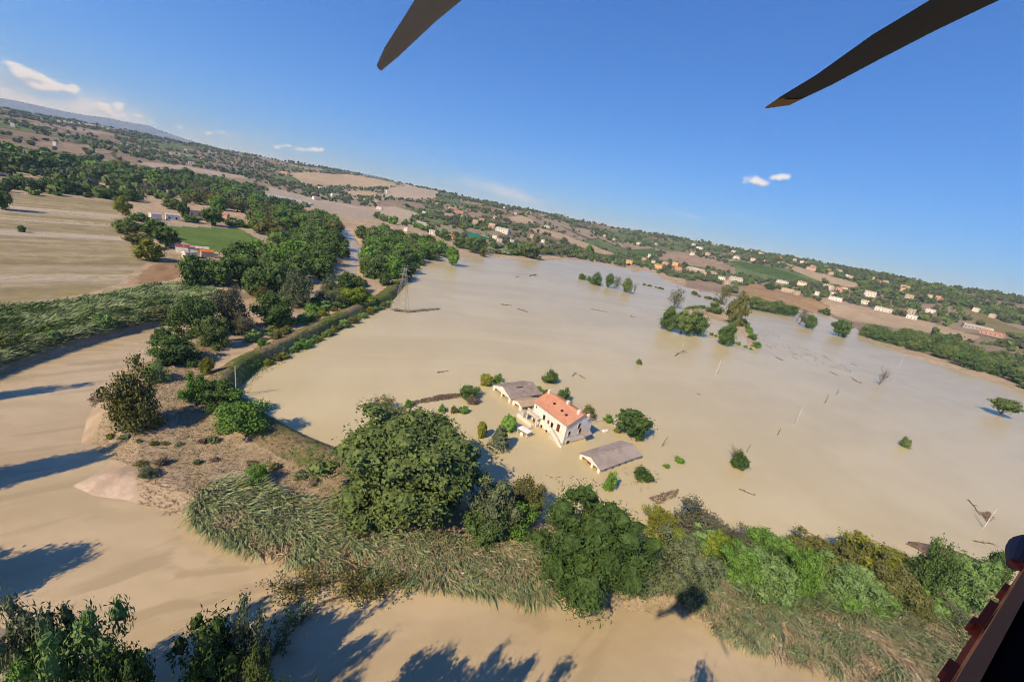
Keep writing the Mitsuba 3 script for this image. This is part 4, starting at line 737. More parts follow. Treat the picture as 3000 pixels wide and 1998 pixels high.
# hillside tree cover that nobody could count: one mesh of small crowns
def tree_cover():
    r = np.random.default_rng(5); n = 160000
    az, t = r.uniform(-62, 60, n), r.random(n)
    foot, ridge = np.interp(az, AZ, FOOT), np.interp(az, AZ, RIDGE)
    low = np.interp(az, [-62, -34, -28, -12, -6, 18, 24, 60], [.50, .50, .80, .9, .84, .84, .95, .97])
    R = foot * low + t ** .85 * (ridge * 1.02 - foot * low)
    X, Y = R * np.sin(np.radians(az)), R * np.cos(np.radians(az))
    th = np.clip((R - foot) / (ridge - foot), -.2, 1.1)
    p3 = np.stack([X, Y, X * 0], -1)
    m = meshkit.fbm(p3 / 150, 4, 31)
    q3 = np.stack([X + .4 * Y, Y - .3 * X, X * 0], -1)
    rows = np.minimum(np.abs(meshkit.noise(q3 / np.array([95, 240, 1]), 32) - .5), np.abs(meshkit.noise(q3 / np.array([260, 120, 1]), 33) - .5))
    ridge_line = np.clip((th - .955) / .03, 0, 1) * (th < 1.01)
    wood = np.interp(az, [-62, -30, -18, -5, 20, 32, 60], [.545, .55, .43, .44, .42, .475, .51])
    prob = np.clip((m - (1 - wood)) * 6, 0, 1) * .5 + .55 * (rows < .011) + .3 * ridge_line * (meshkit.noise(p3 / 60, 4) > .45) + .008
    for q in HOUSE_SPOTS:
        d = np.hypot(X - q[0], Y - q[1]); prob = np.maximum(prob, .30 * np.exp(-((d - 26) / 18) ** 2))
    ok = r.random(n) < prob
    X, Y, R = X[ok], Y[ok], R[ok]
    ok = ~shapely.contains_xy(WATER.buffer(3), X, Y)
    for nm, mt, o, l in FIELDS:
        ok &= ~shapely.contains_xy(Polygon(o).buffer(0).buffer(-5), X, Y)
    for q in HOUSE_SPOTS:   # the gardens keep the houses free on the valley side
        ok &= np.hypot(X - q[0], Y - q[1]) > max(q[2], 9) * .75
        u = np.array([q[0], q[1]]); u = u / np.linalg.norm(u); al = (q[0] - X) * u[0] + (q[1] - Y) * u[1]; ac = np.abs((X - q[0]) * u[1] - (Y - q[1]) * u[0])
        ok &= ~((al > 0) & (al < 45) & (ac < q[2] * .5))
    X, Y = X[ok][:10500], Y[ok][:10500]
    Z = height(X, Y)
    global ICO
    keep, ICO = ICO, trimesh.creation.icosphere(subdivisions=0)
    kinds = [crown(200 + i, 4, 22, .17, .0, (.3, .38), core=.85) for i in range(6)]
    ICO = keep
    out = {}
    for i in range(len(X)):
        v, f = kinds[i % 6]; w = r.uniform(4.5, 9.5) * (1.25 if r.random() < .15 else 1); a = r.uniform(0, 6.28); c, s = math.cos(a), math.sin(a); b = i % 4
        q = np.column_stack([(v[:, 0] * c - v[:, 1] * s) * w, (v[:, 0] * s + v[:, 1] * c) * w, v[:, 2] * w * r.uniform(.65, 1.05)]) + [X[i], Y[i], Z[i] - .3]
        out.setdefault(b, []).append((q, f))
    for k, mt in enumerate(('far', 'oak', 'far', 'dark')):
        struct('hillside_trees', mikit.ply(cat(out[k]), 'm_leaf_' + mt), 'scattered trees and hedgerows covering the far hills', 'stuff', 'trees')


# ------------------------------------------------------------------ buildings
def frame(ox, oy, oz, ux, uy):
    # place a mesh built along (u, v, z), u being the direction (ux, uy)
    l = math.hypot(ux, uy); ux, uy = ux / l, uy / l
    return lambda m: (np.column_stack([ox + m[0][:, 0] * ux - m[0][:, 1] * uy, oy + m[0][:, 0] * uy + m[0][:, 1] * ux, oz + m[0][:, 2]]), m[1])

def gable(l, w, h, rise, z0=-1.5, over=.3, thick=.14):
    # (walls, roof) of a house l long along u and w deep along v, ridge along u
    prof = np.array([[0, z0], [w, z0], [w, h], [w / 2, h + rise], [0, h]])
    m = trimesh.creation.extrude_polygon(Polygon(prof), l); v = np.array(m.vertices)
    walls = (np.column_stack([v[:, 2], v[:, 0], v[:, 1]]), np.array(m.faces)[:, ::-1])
    s = rise / (w / 2); a = [(-over, h - over * s + .02), (w / 2, h + rise + .02), (w + over, h - over * s + .02)]
    up_ = [(y, z + thick) for y, z in a]
    m = trimesh.creation.extrude_polygon(Polygon(a + up_[::-1]), l + 2 * over); v = np.array(m.vertices)
    roof = (np.column_stack([v[:, 2] - over, v[:, 0], v[:, 1]]), np.array(m.faces)[:, ::-1])
    return walls, roof

def house(e, l_w, h, wall, roof, label, rot=None, group=None, name='house', rise=None, chimney=False, catg='house', wins=True, z=None):
    x, y, wpx = e
    k = thing(name, label, catg, group)
    l = max(wpx * .82, 5.0); w = l * l_w; rise = w * .2 if rise is None else rise
    az = math.atan2(x, y) if rot is None else 0
    ang = (-az + RS.uniform(-.5, .5)) if rot is None else math.radians(rot)
    z = max(hz(x, y), 0) if z is None else z
    ux, uy = math.cos(ang), math.sin(ang)
    F = frame(x - ux * l / 2 + uy * w / 2, y - uy * l / 2 - ux * w / 2, z, ux, uy)
    wa, ro = gable(l, w, h, rise, -3)
    part(k, 'wall', ply(F(wa), wall)); rk = part(k, 'roof', ply(F(ro), roof))
    if chimney:
        part(k, 'chimney', ply(F(box(l * .3, l * .3 + .8, w * .35, w * .35 + .8, h, h + rise + 1.2)), wall))
    if wins:
        n = max(2, min(8, int(l / 4)))
        for fl in range(max(1, int(h / 3))):
            for i in range(n):
                u = (i + .5) / n * l
                part(k, 'window', ply(F(box(u - .55, u + .55, -.05, .1, 1.0 + fl * 2.9, 2.4 + fl * 2.9)), 'dark'))
    return k

HOUSE_SPOTS = []
def H(e, *a, **kw):
    HOUSE_SPOTS.append(e); return house(e, *a, **kw)
W_, C_, Y_, P_, G_ = 'wall_white', 'wall_cream', 'wall_yellow', 'wall_pink', 'wall_grey'
TOWN = [  # spot and width, depth to width, height, wall, roof, label
    ((-66.71, 869.44, 36.24), .5, 7, W_, 'roof_pale', 'big bright white building at the right end of the far village'),
    ((-236.76, 836.13, 25.86), .6, 6, W_, 'roof_pale', 'long white building left of the far village'),
    ((-165.21, 661.69, 17.63), .5, 6, W_, 'roof_pale', 'white house left of the orange roofed one in the valley'),
    ((-199.29, 621.85, 6.91), .8, 5, W_, 'roof_pale', 'small white building among trees left of the far village'),
    ((-210.3, 575.8, 12.83), .5, 4, G_, 'roof_pale', 'low grey white shed beside the river wood'),
    ((-129.3, 633.95, 14.09), .7, 6, Y_, 'orange', 'yellow house with a vivid orange roof near the far shore'),
    ((-272.26, 1299.79, 31.09), .6, 6, P_, 'roof_tan', 'large pinkish house topmost in the far village'),
    ((-242.77, 1262.88, 30.24), .6, 6, P_, 'roof_red', 'long pink roofed house below the topmost one'),
    ((-236.15, 1092.77, 28.65), .5, 5, C_, 'roof_tan', 'long tan roofed house at the left of the far village'),
    ((-193.83, 1085.84, 18.97), .6, 6, C_, 'roof_red', 'cream house in the middle of the far village'),
    ((-177.07, 1122.11, 14.69), .8, 7, P_, 'roof_red', 'tall pink house in the middle of the far village'),
    ((-141.11, 957.66, 15.72), .8, 7, C_, 'roof_tan', 'cream house lower in the far village'),
    ((-136.03, 1025.01, 15.67), .8, 8, P_, 'roof_red', 'pale pink house right of the middle of the far village'),
    ((-97.36, 929.92, 18.32), .7, 7, P_, 'roof_pale', 'pinkish white house next to the big white building'),
    ((-69.21, 747.8, 11.55), .7, 5, W_, 'roof_pale', 'white house below the big white building'),
    ((-57.84, 719.68, 9.54), .8, 5, W_, 'roof_tan', 'small white house with a tan roof below the big white building'),
    ((-37.35, 754.08, 8.32), .8, 5, W_, 'roof_pale', 'small white house in the trees right of the village'),
    ((-1.72, 926, 10.16), .9, 7, C_, 'roof_tan', 'narrow cream house on the rim of the golden strip'),
    ((25.42, 898.64, 9.87), .8, 5, W_, 'roof_pale', 'white house at the lower end of the golden strip'),
    ((12.38, 781.9, 8.63), .7, 4, C_, 'orange', 'small house with an orange roof by the far shore'),
    ((72.88, 850.88, 8.44), .8, 4, C_, 'roof_red', 'small red roofed house by the far shore'),
    ((-132.08, 1661.76, 21.49), .6, 5, W_, 'roof_pale', 'white house alone above the village'),
    ((-76.24, 1455, 14.15), .7, 5, C_, 'roof_pale', 'pale house beside the small golden field'),
    ((-127.62, 1264.58, 11), .8, 6, W_, 'roof_red', 'white house with a red roof between village and golden field'),
    ((40.22, 1333.39, 18.82), .6, 5, W_, 'roof_tan', 'pale house among trees above the golden strip'),
    ((-353.53, 1407.27, 13.75), .7, 5, C_, 'roof_tan', 'cream house below the pale grey field'),
    ((-302, 1082.67, 11.85), .7, 5, W_, 'roof_pale', 'white house among trees left of the village'),
    ((-415.47, 1057.3, 16.25), .6, 5, W_, 'roof_pale', 'white house at the upper edge of the long flooded field'),
    ((114.98, 2095.85, 9.01), .8, 6, W_, 'roof_pale', 'white house on the skyline right of centre'),
    ((322.58, 2074.07, 8.92), .8, 6, W_, 'roof_pale', 'tiny white house on the skyline farther right'),
    ((243.25, 961.71, 18.02), .8, 7, Y_, 'roof_tan', 'bright yellow house standing alone by the far water'),
    ((307.51, 1071.76, 12.94), .8, 7, P_, 'roof_red', 'red brown house left of the yellow group'),
    ((334.23, 1126.46, 8.63), 1.0, 10, W_, 'roof_pale', 'tall white house behind the red brown one'),
    ((328.13, 1056.2, 10.43), .8, 6, W_, 'roof_tan', 'small white house left of the yellow group'),
    ((313.39, 956.99, 23.19), .7, 8, Y_, 'roof_red', 'large orange yellow house, leftmost of the yellow group'),
    ((355.13, 1034.75, 20.44), .7, 7, P_, 'roof_red', 'pink roofed house in the middle of the yellow group'),
    ((382.61, 1047.3, 17.22), .7, 7, Y_, 'roof_tan', 'yellow house at the back of the yellow group'),
    ((366.04, 973.46, 19.26), .7, 6, P_, 'orange', 'orange house at the right of the yellow group'),
    ((402.88, 962.05, 48.6), .4, 7, C_, 'roof_pale', 'very long cream building with a pale roof beside the yellow houses'),
    ((407.29, 920.96, 12.15), .9, 6, C_, 'roof_tan', 'small cream annex at the right end of the very long building'),
    ((437.21, 940.33, 15.48), .8, 6, C_, 'roof_red', 'cream house with a reddish roof right of the very long building'),
    ((445.03, 849.49, 28.01), .6, 7, W_, 'roof_pale', 'large white building with a grey white sloping roof'),
    ((403.35, 796.72, 13.18), .8, 6, C_, 'roof_tan', 'cream house before the large white building'),
    ((423.84, 866.94, 17.16), .5, 5, W_, 'roof_pale', 'low white building left of the large white one'),
    ((614.5, 1491.36, 27.36), .5, 6, W_, 'roof_pale', 'long white house high on the hill above the humped field'),
    ((636.51, 1611.87, 15.63), .8, 6, W_, 'roof_pale', 'small white house highest above the humped field'),
    ((481.22, 1208.73, 15.74), .8, 6, W_, 'roof_tan', 'white house just above the humped field'),
    ((542.06, 1241.85, 16.13), .8, 6, C_, 'roof_tan', 'cream house right of the one above the humped field'),
    ((724.25, 1464.72, 15.78), .8, 7, W_, 'roof_pale', 'white house high on the right slopes'),
    ((607.74, 1197.62, 19.42), .7, 6, W_, 'roof_tan', 'white house at the top corner of the dark green field'),
    ((639.05, 1167.55, 15.13), .8, 6, W_, 'roof_red', 'white house with a reddish roof above the dark green field'),
    ((655.52, 1134.2, 9.8), .8, 6, W_, 'roof_pale', 'small white house at the top of the sloping tan field'),
    ((810.54, 1335.24, 17.22), .7, 8, P_, 'roof_red', 'pinkish villa near the skyline on the right'),
    ((554.56, 869.15, 26.61), .35, 5, W_, 'roof_pale', 'long low white building behind the bare brown field'),
    ((596.85, 869.94, 20.89), .6, 6, W_, 'roof_red', 'white house with red roof behind the bare brown field'),
    ((488.55, 740.33, 26.05), .35, 5, C_, 'roof_tan', 'old cream farm building at the edge of the bare brown field'),
    ((489.71, 717.87, 11.06), .7, 6, C_, 'roof_tan', 'small cream barn at the end of the old farm building'),
    ((635.09, 846.18, 20.3), .7, 7, W_, 'roof_tan', 'white house among trees behind the long tan field'),
    ((644.03, 828.02, 16.26), .8, 7, P_, 'roof_red', 'pink house with red roof among white ones on the right'),
    ((662.84, 839.97, 11.9), .8, 7, W_, 'roof_red', 'white house behind the pink red roofed one'),
    ((594.17, 775.56, 10.19), .8, 6, W_, 'roof_tan', 'small white house before the pink red roofed one'),
    ((552.85, 708.91, 23.36), .4, 5, W_, 'roof_pale', 'long white building at the upper edge of the long tan field'),
    ((537.69, 735.4, 8.07), .8, 6, W_, 'roof_pale', 'small white house left of the long white building'),
    ((685.51, 801.94, 21.85), .7, 8, W_, 'roof_tan', 'large white house on the right slopes'),
    ((620.14, 727.58, 13.57), .7, 6, W_, 'roof_tan', 'white house below the large white one on the right'),
    ((603.12, 666.67, 26.39), .4, 5, W_, 'roof_pale', 'long white sheds right of the long tan field'),
    ((656.36, 674.29, 11.83), .7, 6, C_, 'roof_pale', 'cream house in the trees at the far right'),
    ((616.55, 629.31, 15.25), .5, 5, W_, 'roof_pale', 'low white building in the trees at the far right'),
    ((757.3, 797.81, 15.58), .5, 6, C_, 'roof_tan', 'tan house high at the far right'),
    ((702.32, 692.05, 16.64), .4, 5, W_, 'roof_pale', 'low white roof right of the far right houses'),
    ((686.11, 599.32, 39.53), .25, 4, G_, 'roof_pale', 'very long low grey sheds near the right edge'),
    ((678.65, 571.14, 28.94), .35, 4, P_, 'roof_red', 'long low sheds with pinkish roofs at the right edge'),
    ((847.03, 1114.69, 16.79), .6, 6, W_, 'roof_tan', 'white house near the skyline above the right houses'),
    ((-759.54, 828.54, 20.09), .4, 6, W_, 'roof_pale', 'long white building in the trees on the left slopes'),
    ((-995.24, 1136.94, 17.38), .7, 6, W_, 'roof_tan', 'white house on the pale field of the left slopes'),
    ((-1082.69, 1695.85, 29.44), .7, 7, Y_, 'roof_tan', 'yellow house at the left end of the large brown field'),
    ((-1284.63, 965.49, 8.42), .8, 7, W_, 'roof_pale', 'white house high on the far left slopes'),
    ((-1043.44, 850.27, 6.54), .9, 8, W_, 'roof_tan', 'white house beside the pale brown field at the far left'),
    ((-1435.46, 1616.69, 10.5), .8, 7, W_, 'roof_pale', 'tiny white house high left of centre'),
    ((-1487.06, 1793.75, 11.62), .8, 7, W_, 'roof_pale', 'tiny white house on the wooded left slopes'),
    ((-567.31, 1022.12, 20.24), .7, 6, W_, 'roof_red', 'white house with a red roof above the long flooded field'),
    ((-604.23, 1182.58, 16.83), .8, 6, W_, 'roof_tan', 'white house right of the red roofed one above the flooded field'),
    ((-720.07, 1321.56, 14.42), .8, 6, W_, 'roof_pale', 'white house higher above the flooded field'),
    ((-587.77, 1569.56, 17.01), .7, 6, W_, 'roof_pale', 'white house at the edge of the pale grey field'),
    ((-269.77, 274.68, 7.54), .6, 4, W_, 'roof_pale', 'white gabled barn at the corner of the stubble field'),
    ((-267.03, 285.61, 9.78), .5, 4, W_, 'roof_pale', 'long white shed above the sports pitch'),
    ((-287.83, 328.82, 12.68), .5, 5, C_, 'roof_tan', 'house with a broad orange tan roof above the pitch'),
    ((-263.11, 331.21, 6.76), .8, 6, P_, 'roof_red', 'pink house behind the dark hedge above the pitch'),
    ((-229.28, 223.23, 3.1), .8, 5, C_, 'roof_tan', 'small house with a tan roof hidden in the tree row'),
    ((-188.45, 201.65, 3.52), .7, 3.2, W_, 'roof_pale', 'small white cabin at the near corner of the pitch'),
    ((-176.75, 193.4, 5.42), .6, 3.4, W_, 'maroon', 'club house with a dark red roof beside the pitch'),
    ((-174.43, 195.49, 5.02), .6, 3.4, G_, 'roof_grey', 'grey roofed shed next to the red club house'),
    ((-166.11, 185.49, 2.61), .7, 3.0, W_, 'roof_pale', 'white tent before the grey roofed shed'),
    ((-170.04, 198.01, 3.23), .7, 3.2, P_, 'roof_pale', 'pinkish cabin at the wood side of the pitch'),
    ((-164.19, 193.8, 2.04), .7, 3.0, C_, 'orange', 'tiny orange roofed cabin against the river wood'),
]
for e, d, h, wa, ro, lab in TOWN:
    H(e, d, h, wa, ro, lab, chimney=e[2] > 14, wins=e[2] > 9)
for q, n in (([(767.55, 1742.43), (856.37, 1622.92), (882.54, 1314.16), (813.38, 1019.23)], 14), ([(872.62, 1060.03), (823.64, 883.67), (840.43, 786.44), (863.43, 714.93)], 12), ([(-1232.48, 949.8), (-1316.73, 1154.22), (-1325.24, 1408.58), (-1183.11, 1697.35)], 9), ([(227.38, 1372.29), (333.29, 1369.01), (442.11, 1388.3)], 5), ([(781.36, 1176.11), (775.56, 1059.47), (773.58, 966.55)], 8)):
    L = LineString(q)
    for i in range(n):
        p = L.interpolate((i + RS.random()) / n, normalized=True)
        H((p.x + RS.uniform(-30, 30), p.y + RS.uniform(-30, 30), RS.uniform(9, 14)), RS.uniform(.6, .9), RS.uniform(4.5, 6.5), RS.choice([W_, C_, C_, P_]), RS.choice(['roof_tan', 'roof_tan', 'roof_red']), 'small pale house scattered on the far hillside', group='small houses scattered on the far hillsides', wins=False)
nx, ny, nw = (-98.12, 721.36, 36.71)
k = thing('net_screen', 'teal green net screens of a sports ground before the far village', 'net')
F = frame(nx - nw / 2, ny, max(hz(nx, ny), 0), 1, .1)
part(k, 'panel', ply(F(box(0, nw * .55, 0, .3, 0, 9)), 'teal_net')); part(k, 'panel', ply(F(box(nw * .6, nw, 0, .3, 0, 7)), 'teal_net')); part(k, 'roof', ply(F(box(nw * .55, nw, .4, 9, 7.2, 7.6)), 'roof_pale'))
HOUSE_SPOTS.append((nx, ny, nw))
tree_cover()

# the white farmhouse in the flood: u along its length away from the near corner, v along the gable
FH = frame(17.31, 83.75, 0, -.642, .766)
L_, WD, HE, RI = 12.6, 9.3, 5.6, 2.0
fh = thing('farmhouse', 'white two storey farmhouse with a terracotta roof standing in the flood', 'house')
def fp(name, m, mat, **kw): return part(fh, name, ply(FH(m), mat), **kw)
def flip(m): return np.column_stack([m[0][:, 0], -m[0][:, 1], m[0][:, 2]]), m[1][:, ::-1]
wa, ro = gable(L_, WD, HE, RI, -2, .35, .16)
fp('wall', flip(wa), 'farm_wall')
rk = fp('roof', flip(ro), 'roof_farm')
for i in range(int((L_ + .7) / .45)):   # tile courses, each a low rib up both slopes
    u = -.32 + i * .45
    for side in (0, 1):
        y0, y1 = (-.33, WD / 2 - .05) if side == 0 else (WD / 2 + .05, WD + .33)
        zz = lambda y: HE + RI - abs(y - WD / 2) * RI / (WD / 2) + .16
        v = np.array([[u, y0, zz(y0)], [u + .2, y0, zz(y0)], [u + .1, y0, zz(y0) + .09], [u, y1, zz(y1)], [u + .2, y1, zz(y1)], [u + .1, y1, zz(y1) + .09]])
        scene_key = part(rk, 'tile_course', ply(FH(flip((v, np.array([[0, 2, 5], [0, 5, 3], [2, 1, 4], [2, 4, 5], [0, 1, 2], [3, 5, 4]])))), 'roof_farm'))
part(rk, 'ridge_tile', ply(FH(flip(tube([[-.35, WD / 2, HE + RI + .2], [L_ + .35, WD / 2, HE + RI + .2]], .14, 6))), 'roof_farm'))
for u, v, w, h in ((L_ - .3, 4.3, .7, 1.1), (5.6, 4.9, .8, 1.1), (.9, 4.2, .75, 1.2), (-.1, 6.9, .6, .9)):
    z = HE + RI - abs(v - WD / 2) * RI / (WD / 2)
    ck = part(rk, 'chimney', ply(FH(flip(box(u - w / 2, u + w / 2, v - w / 2, v + w / 2, z - .4, z + h))), 'wall_white'))
for u, v in ((8.0, 2.6), (4.6, 2.2), (2.7, 1.9)):
    z = HE + RI - abs(v - WD / 2) * RI / (WD / 2) + .22
    part(rk, 'skylight', ply(FH(flip(box(u - .3, u + .3, v - .35, v + .35, z - .2, z + .12))), 'dark'))
def window(u, z, w, h, gab=False, mat='shutter'):
    if gab: m, q = box(-.05, .1, u - w / 2, u + w / 2, z, z + h), box(-.12, .1, u - w / 2 - .08, u + w / 2 + .08, z - .1, z)
    else: m, q = box(u - w / 2, u + w / 2, -.05, .1, z, z + h), box(u - w / 2 - .08, u + w / 2 + .08, -.12, .1, z - .1, z)
    k = fp('window', flip(m), mat); part(k, 'sill', ply(FH(flip(q)), 'concrete'))
    f = [box(u - w / 2 - .09, u - w / 2, -.07, .1, z, z + h), box(u + w / 2, u + w / 2 + .09, -.07, .1, z, z + h), box(u - w / 2 - .09, u + w / 2 + .09, -.07, .1, z + h, z + h + .1)]
    if gab: f = [(np.column_stack([a[0][:, 1], a[0][:, 0], a[0][:, 2]]), a[1][:, ::-1]) for a in f]
    part(k, 'frame', ply(FH(flip(cat(f))), 'wall_white'))
window(8.1, 2.6, .8, 1.3, mat='dark'); window(6.3, 2.5, .7, .9, mat='shutter'); window(4.9, 2.0, .8, 1.5, mat='dark'); window(8.3, .05, .75, .8, mat='dark'); window(6.2, -.1, .7, .7, mat='dark'); window(11.4, -.3, 1.0, 1.2, mat='shutter'); window(11.6, 4.2, .35, .5, mat='dark')
window(4.4, 3.8, .9, 1.6, True, 'shutter'); window(1.3, 2.5, .7, 1.2, True, 'dark'); window(1.6, .0, 1.1, .95, True, 'shutter'); window(5.2, 2.4, .8, 1.4, True, 'dark')
fp('door', flip(box(2.2, 3.2, -.06, .1, 2.3, 4.3)), 'shutter')
fp('awning', flip((np.array([[-.02, 5.6, 2.9], [-.02, 8.7, 2.9], [-1.5, 8.7, 2.2], [-1.5, 5.6, 2.2], [-.02, 5.6, 2.8], [-.02, 8.7, 2.8], [-1.5, 8.7, 2.1], [-1.5, 5.6, 2.1]]), np.array([[0, 1, 2, 3], [7, 6, 5, 4], [0, 3, 7, 4], [1, 5, 6, 2], [3, 2, 6, 7]]))), 'roof_grey', label='grey awning on the gable wall')
fp('string_course', flip(box(-.06, .05, 0, WD, 2.0, 2.15)), 'concrete')
for u, v in ((.0, -.08), (L_, -.08)):
    fp('drainpipe', flip(tube([[u, v, -.5], [u, v, HE]], .06, 6)), 'steel')
fp('gutter', flip(tube([[-.3, -.42, HE - .1], [L_ + .3, -.42, HE - .1]], .09, 6)), 'steel')
# outside stair along the front, coming down towards the near corner
st = []
for i in range(11):
    st.append(box(3.6 - i * .42, 4.05 - i * .42, -1.25, -.02, -1.0, 2.2 - i * .24))
sk = fp('stair', flip(cat(st)), 'concrete')
v = np.array([[4.1, -1.4, 3.1], [4.1, -1.25, 3.1], [-.9, -1.4, .3], [-.9, -1.25, .3], [4.1, -1.4, 2.2], [4.1, -1.25, 2.2], [-.9, -1.4, -.8], [-.9, -1.25, -.8]])
part(sk, 'parapet', ply(FH(flip((v, np.array([[0, 2, 3, 1], [0, 4, 6, 2], [1, 3, 7, 5], [2, 6, 7, 3], [0, 1, 5, 4]])))), 'wall_white'))
# terrace with a balustrade at the far left end
tk = fp('terrace', flip(box(8.9, L_ + .6, -1.5, -.02, 2.35, 2.6)), 'wall_white')
for i in range(12):
    u = 9.0 + i * .36
    part(tk, 'baluster', ply(FH(flip(box(u, u + .12, -1.45, -1.33, 2.6, 3.5))), 'wall_white'))
part(tk, 'handrail', ply(FH(flip(box(8.9, L_ + .6, -1.5, -1.28, 3.5, 3.62))), 'wall_white'))
for u in (9.1, L_ + .4):
    part(tk, 'pillar', ply(FH(flip(box(u - .15, u + .15, -1.5, -1.2, -1, 2.35))), 'wall_white'))
s2 = fp('stair', flip(cat([box(L_ + .6 + i * .4, L_ + 1.02 + i * .4, -2.6, -.9, -1, 2.4 - i * .3) for i in range(7)])), 'concrete')
part(s2, 'parapet', ply(FH(flip(box(9.4, L_ + 2.6, -2.75, -2.6, -.6, .9))), 'wall_white'))
fp('lower_wall', flip(box(9.4, L_ + .6, -2.6, -1.6, -.6, .5)), 'wall_white')

def shed(key, label, corner, u_dir, l, w, he, rise, doors, roofmat, n_posts, lean=None):
    # a portal barn: gable to the camera, open bays, sheeted roof
    k = thing(key, label, 'shed')
    F = frame(corner[0], corner[1], 0, *u_dir)
    pr = [(0, -1.5), (0, he), (w / 2, he + rise), (w, he), (w, -1.5)]
    face = Polygon(pr)
    for a, b, t in doors:
        face = face.difference(Polygon([(a, -1.6), (b, -1.6), (b, t), (a, t)]))
    m = trimesh.creation.extrude_polygon(face, .3) if face.geom_type == 'Polygon' else trimesh.util.concatenate([trimesh.creation.extrude_polygon(g, .3) for g in face.geoms])
    v = np.array(m.vertices); part(k, 'gable_wall', ply(F((np.column_stack([v[:, 2], v[:, 0], v[:, 1]]), np.array(m.faces)[:, ::-1])), 'wall_white'))
    m2 = trimesh.creation.extrude_polygon(Polygon(pr), .3); v = np.array(m2.vertices)
    part(k, 'end_wall', ply(F((np.column_stack([v[:, 2] + l - .3, v[:, 0], v[:, 1]]), np.array(m2.faces)[:, ::-1])), 'wall_white'))
    part(k, 'side_wall', ply(F(box(.3, l - .3, w - .2, w, -1.5, he)), 'wall_white'))
    for i in range(n_posts):
        a = .3 + (l - .6) * i / n_posts
        part(k, 'side_panel', ply(F(box(a + .05, a + (l - .6) / n_posts * .72, 0, .2, -1.5, he * .55)), 'wall_white'))
        part(k, 'post', ply(F(box(a, a + .22, -.02, .22, -1.5, he)), 'wall_white'))
    s = rise / (w / 2); n = max(4, int(l / 1.1))
    for i in range(n):
        for sd in (0, 1):
            u0, u1 = -.25 + i * (l + .5) / n + .012, -.25 + (i + 1) * (l + .5) / n - .012
            y0, y1 = ((-.3, w / 2), (w + .3, w / 2))[sd]; z0, z1 = he - .3 * s + .05, he + rise + .05
            o = RS.uniform(0, .05)
            q = np.array([[u0, y0, z0 + o], [u1, y0, z0 + o], [u1, y1, z1 + o], [u0, y1, z1 + o]]); q = np.vstack([q, q + [0, 0, .07]])
            part(k, 'roof_sheet', ply(F((q, np.array([[0, 1, 2, 3], [4, 7, 6, 5], [0, 4, 5, 1], [2, 6, 7, 3], [0, 3, 7, 4], [1, 5, 6, 2]]))), roofmat))
    part(k, 'ridge_cap', ply(F(tube([[-.25, w / 2, he + rise + .12], [l + .25, w / 2, he + rise + .12]], .13, 6)), roofmat))
    return k, F
s1, F1 = shed('shed', 'long grey roofed open shed in the flood in front of the farmhouse', (25.0, 74.7), (.775, .632), 15.4, 6.3, 1.15, 1.15, [(.7, 2.1, .95), (2.7, 5.5, .95)], 'roof_grey', 6)
part(s1, 'door', ply(F1(box(.5, .6, 2.9, 4.2, -1, .7)), 'maroon', ), label='dark red door inside the open bay')
s2_, F2 = shed('shed', 'grey roofed portal shed in the flood behind the farmhouse', (2.9, 100.6), (.775, .632), 11.5, 9.2, 1.5, 1.7, [(1.0, 4.2, 1.1), (4.8, 8.2, 1.0)], 'roof_grey', 4)
for a, b in ((0.0, .0),):
    part(s2_, 'ridge_gap', ply(F2(box(4.2, 6.6, 3.2, 3.5, 2.75, 2.95)), 'dark'))
s3_, F3 = shed('shed', 'small annex with a tan roof between the grey shed and the farmhouse', (6.3, 97.1), (.775, .632), 6.2, 4.4, 1.3, .75, [(1.2, 3.2, .95)], 'roof_tan', 3)

ox, oy = (6.96, 86.02)
k = thing('canopy', 'small white flat canopy in the water beside the farmhouse stair', 'canopy')
F = frame(ox - 1.4, oy - .9, 0, .8, -.6)
part(k, 'roof', ply(F(box(0, 3.2, 0, 2.0, 1.35, 1.5)), 'white_paint'))
for a, b in ((.15, .15), (3.0, .15), (.15, 1.85), (3.0, 1.85)):
    part(k, 'post', ply(F(tube([[a, b, -1], [a, b, 1.36]], .06, 6)), 'white_paint'))
part(k, 'side_panel', ply(F(box(1.1, 1.9, .05, .12, -.5, 1.0)), 'white_paint'))
ox, oy = (30, 95.11)
k = thing('water_tank', 'small white tank floating right of the farmhouse', 'tank')
part(k, 'body', ply(frame(ox, oy, .15, .8, .6)(tube([[-.9, 0, 0], [-.75, 0, 0], [.75, 0, 0], [.9, 0, 0]], [.2, .42, .42, .2], 12)), 'white_paint'))
part(k, 'lid', ply(frame(ox, oy, .15, .8, .6)(tube([[0, 0, .38], [0, 0, .52]], [.2, .18], 10)), 'steel'))
def wall_top(a, b, label, h=.25):
    p, q = np.array(a), np.array(b); d = q - p; l = np.hypot(*d)
    k = thing('garden_wall', label, 'wall'); part(k, 'coping', ply(frame(p[0], p[1], 0, *d)(box(0, l, -.15, .15, h - .08, h)), 'concrete')); part(k, 'base', ply(frame(p[0], p[1], 0, *d)(box(0.02, l - .02, -.1, .1, -1, h - .08)), 'wall_grey'))
wall_top((27.67, 99.67), (31.76, 101.79), 'drowned garden wall running right from the farmhouse corner')
wall_top((4.8, 84.68), (9.88, 89.41), 'drowned garden wall between the white canopy and the house stair')
wall_top((31.85, 101.57), (34.15, 98.94), 'dark drowned wall stub below the small bush right of the farmhouse')

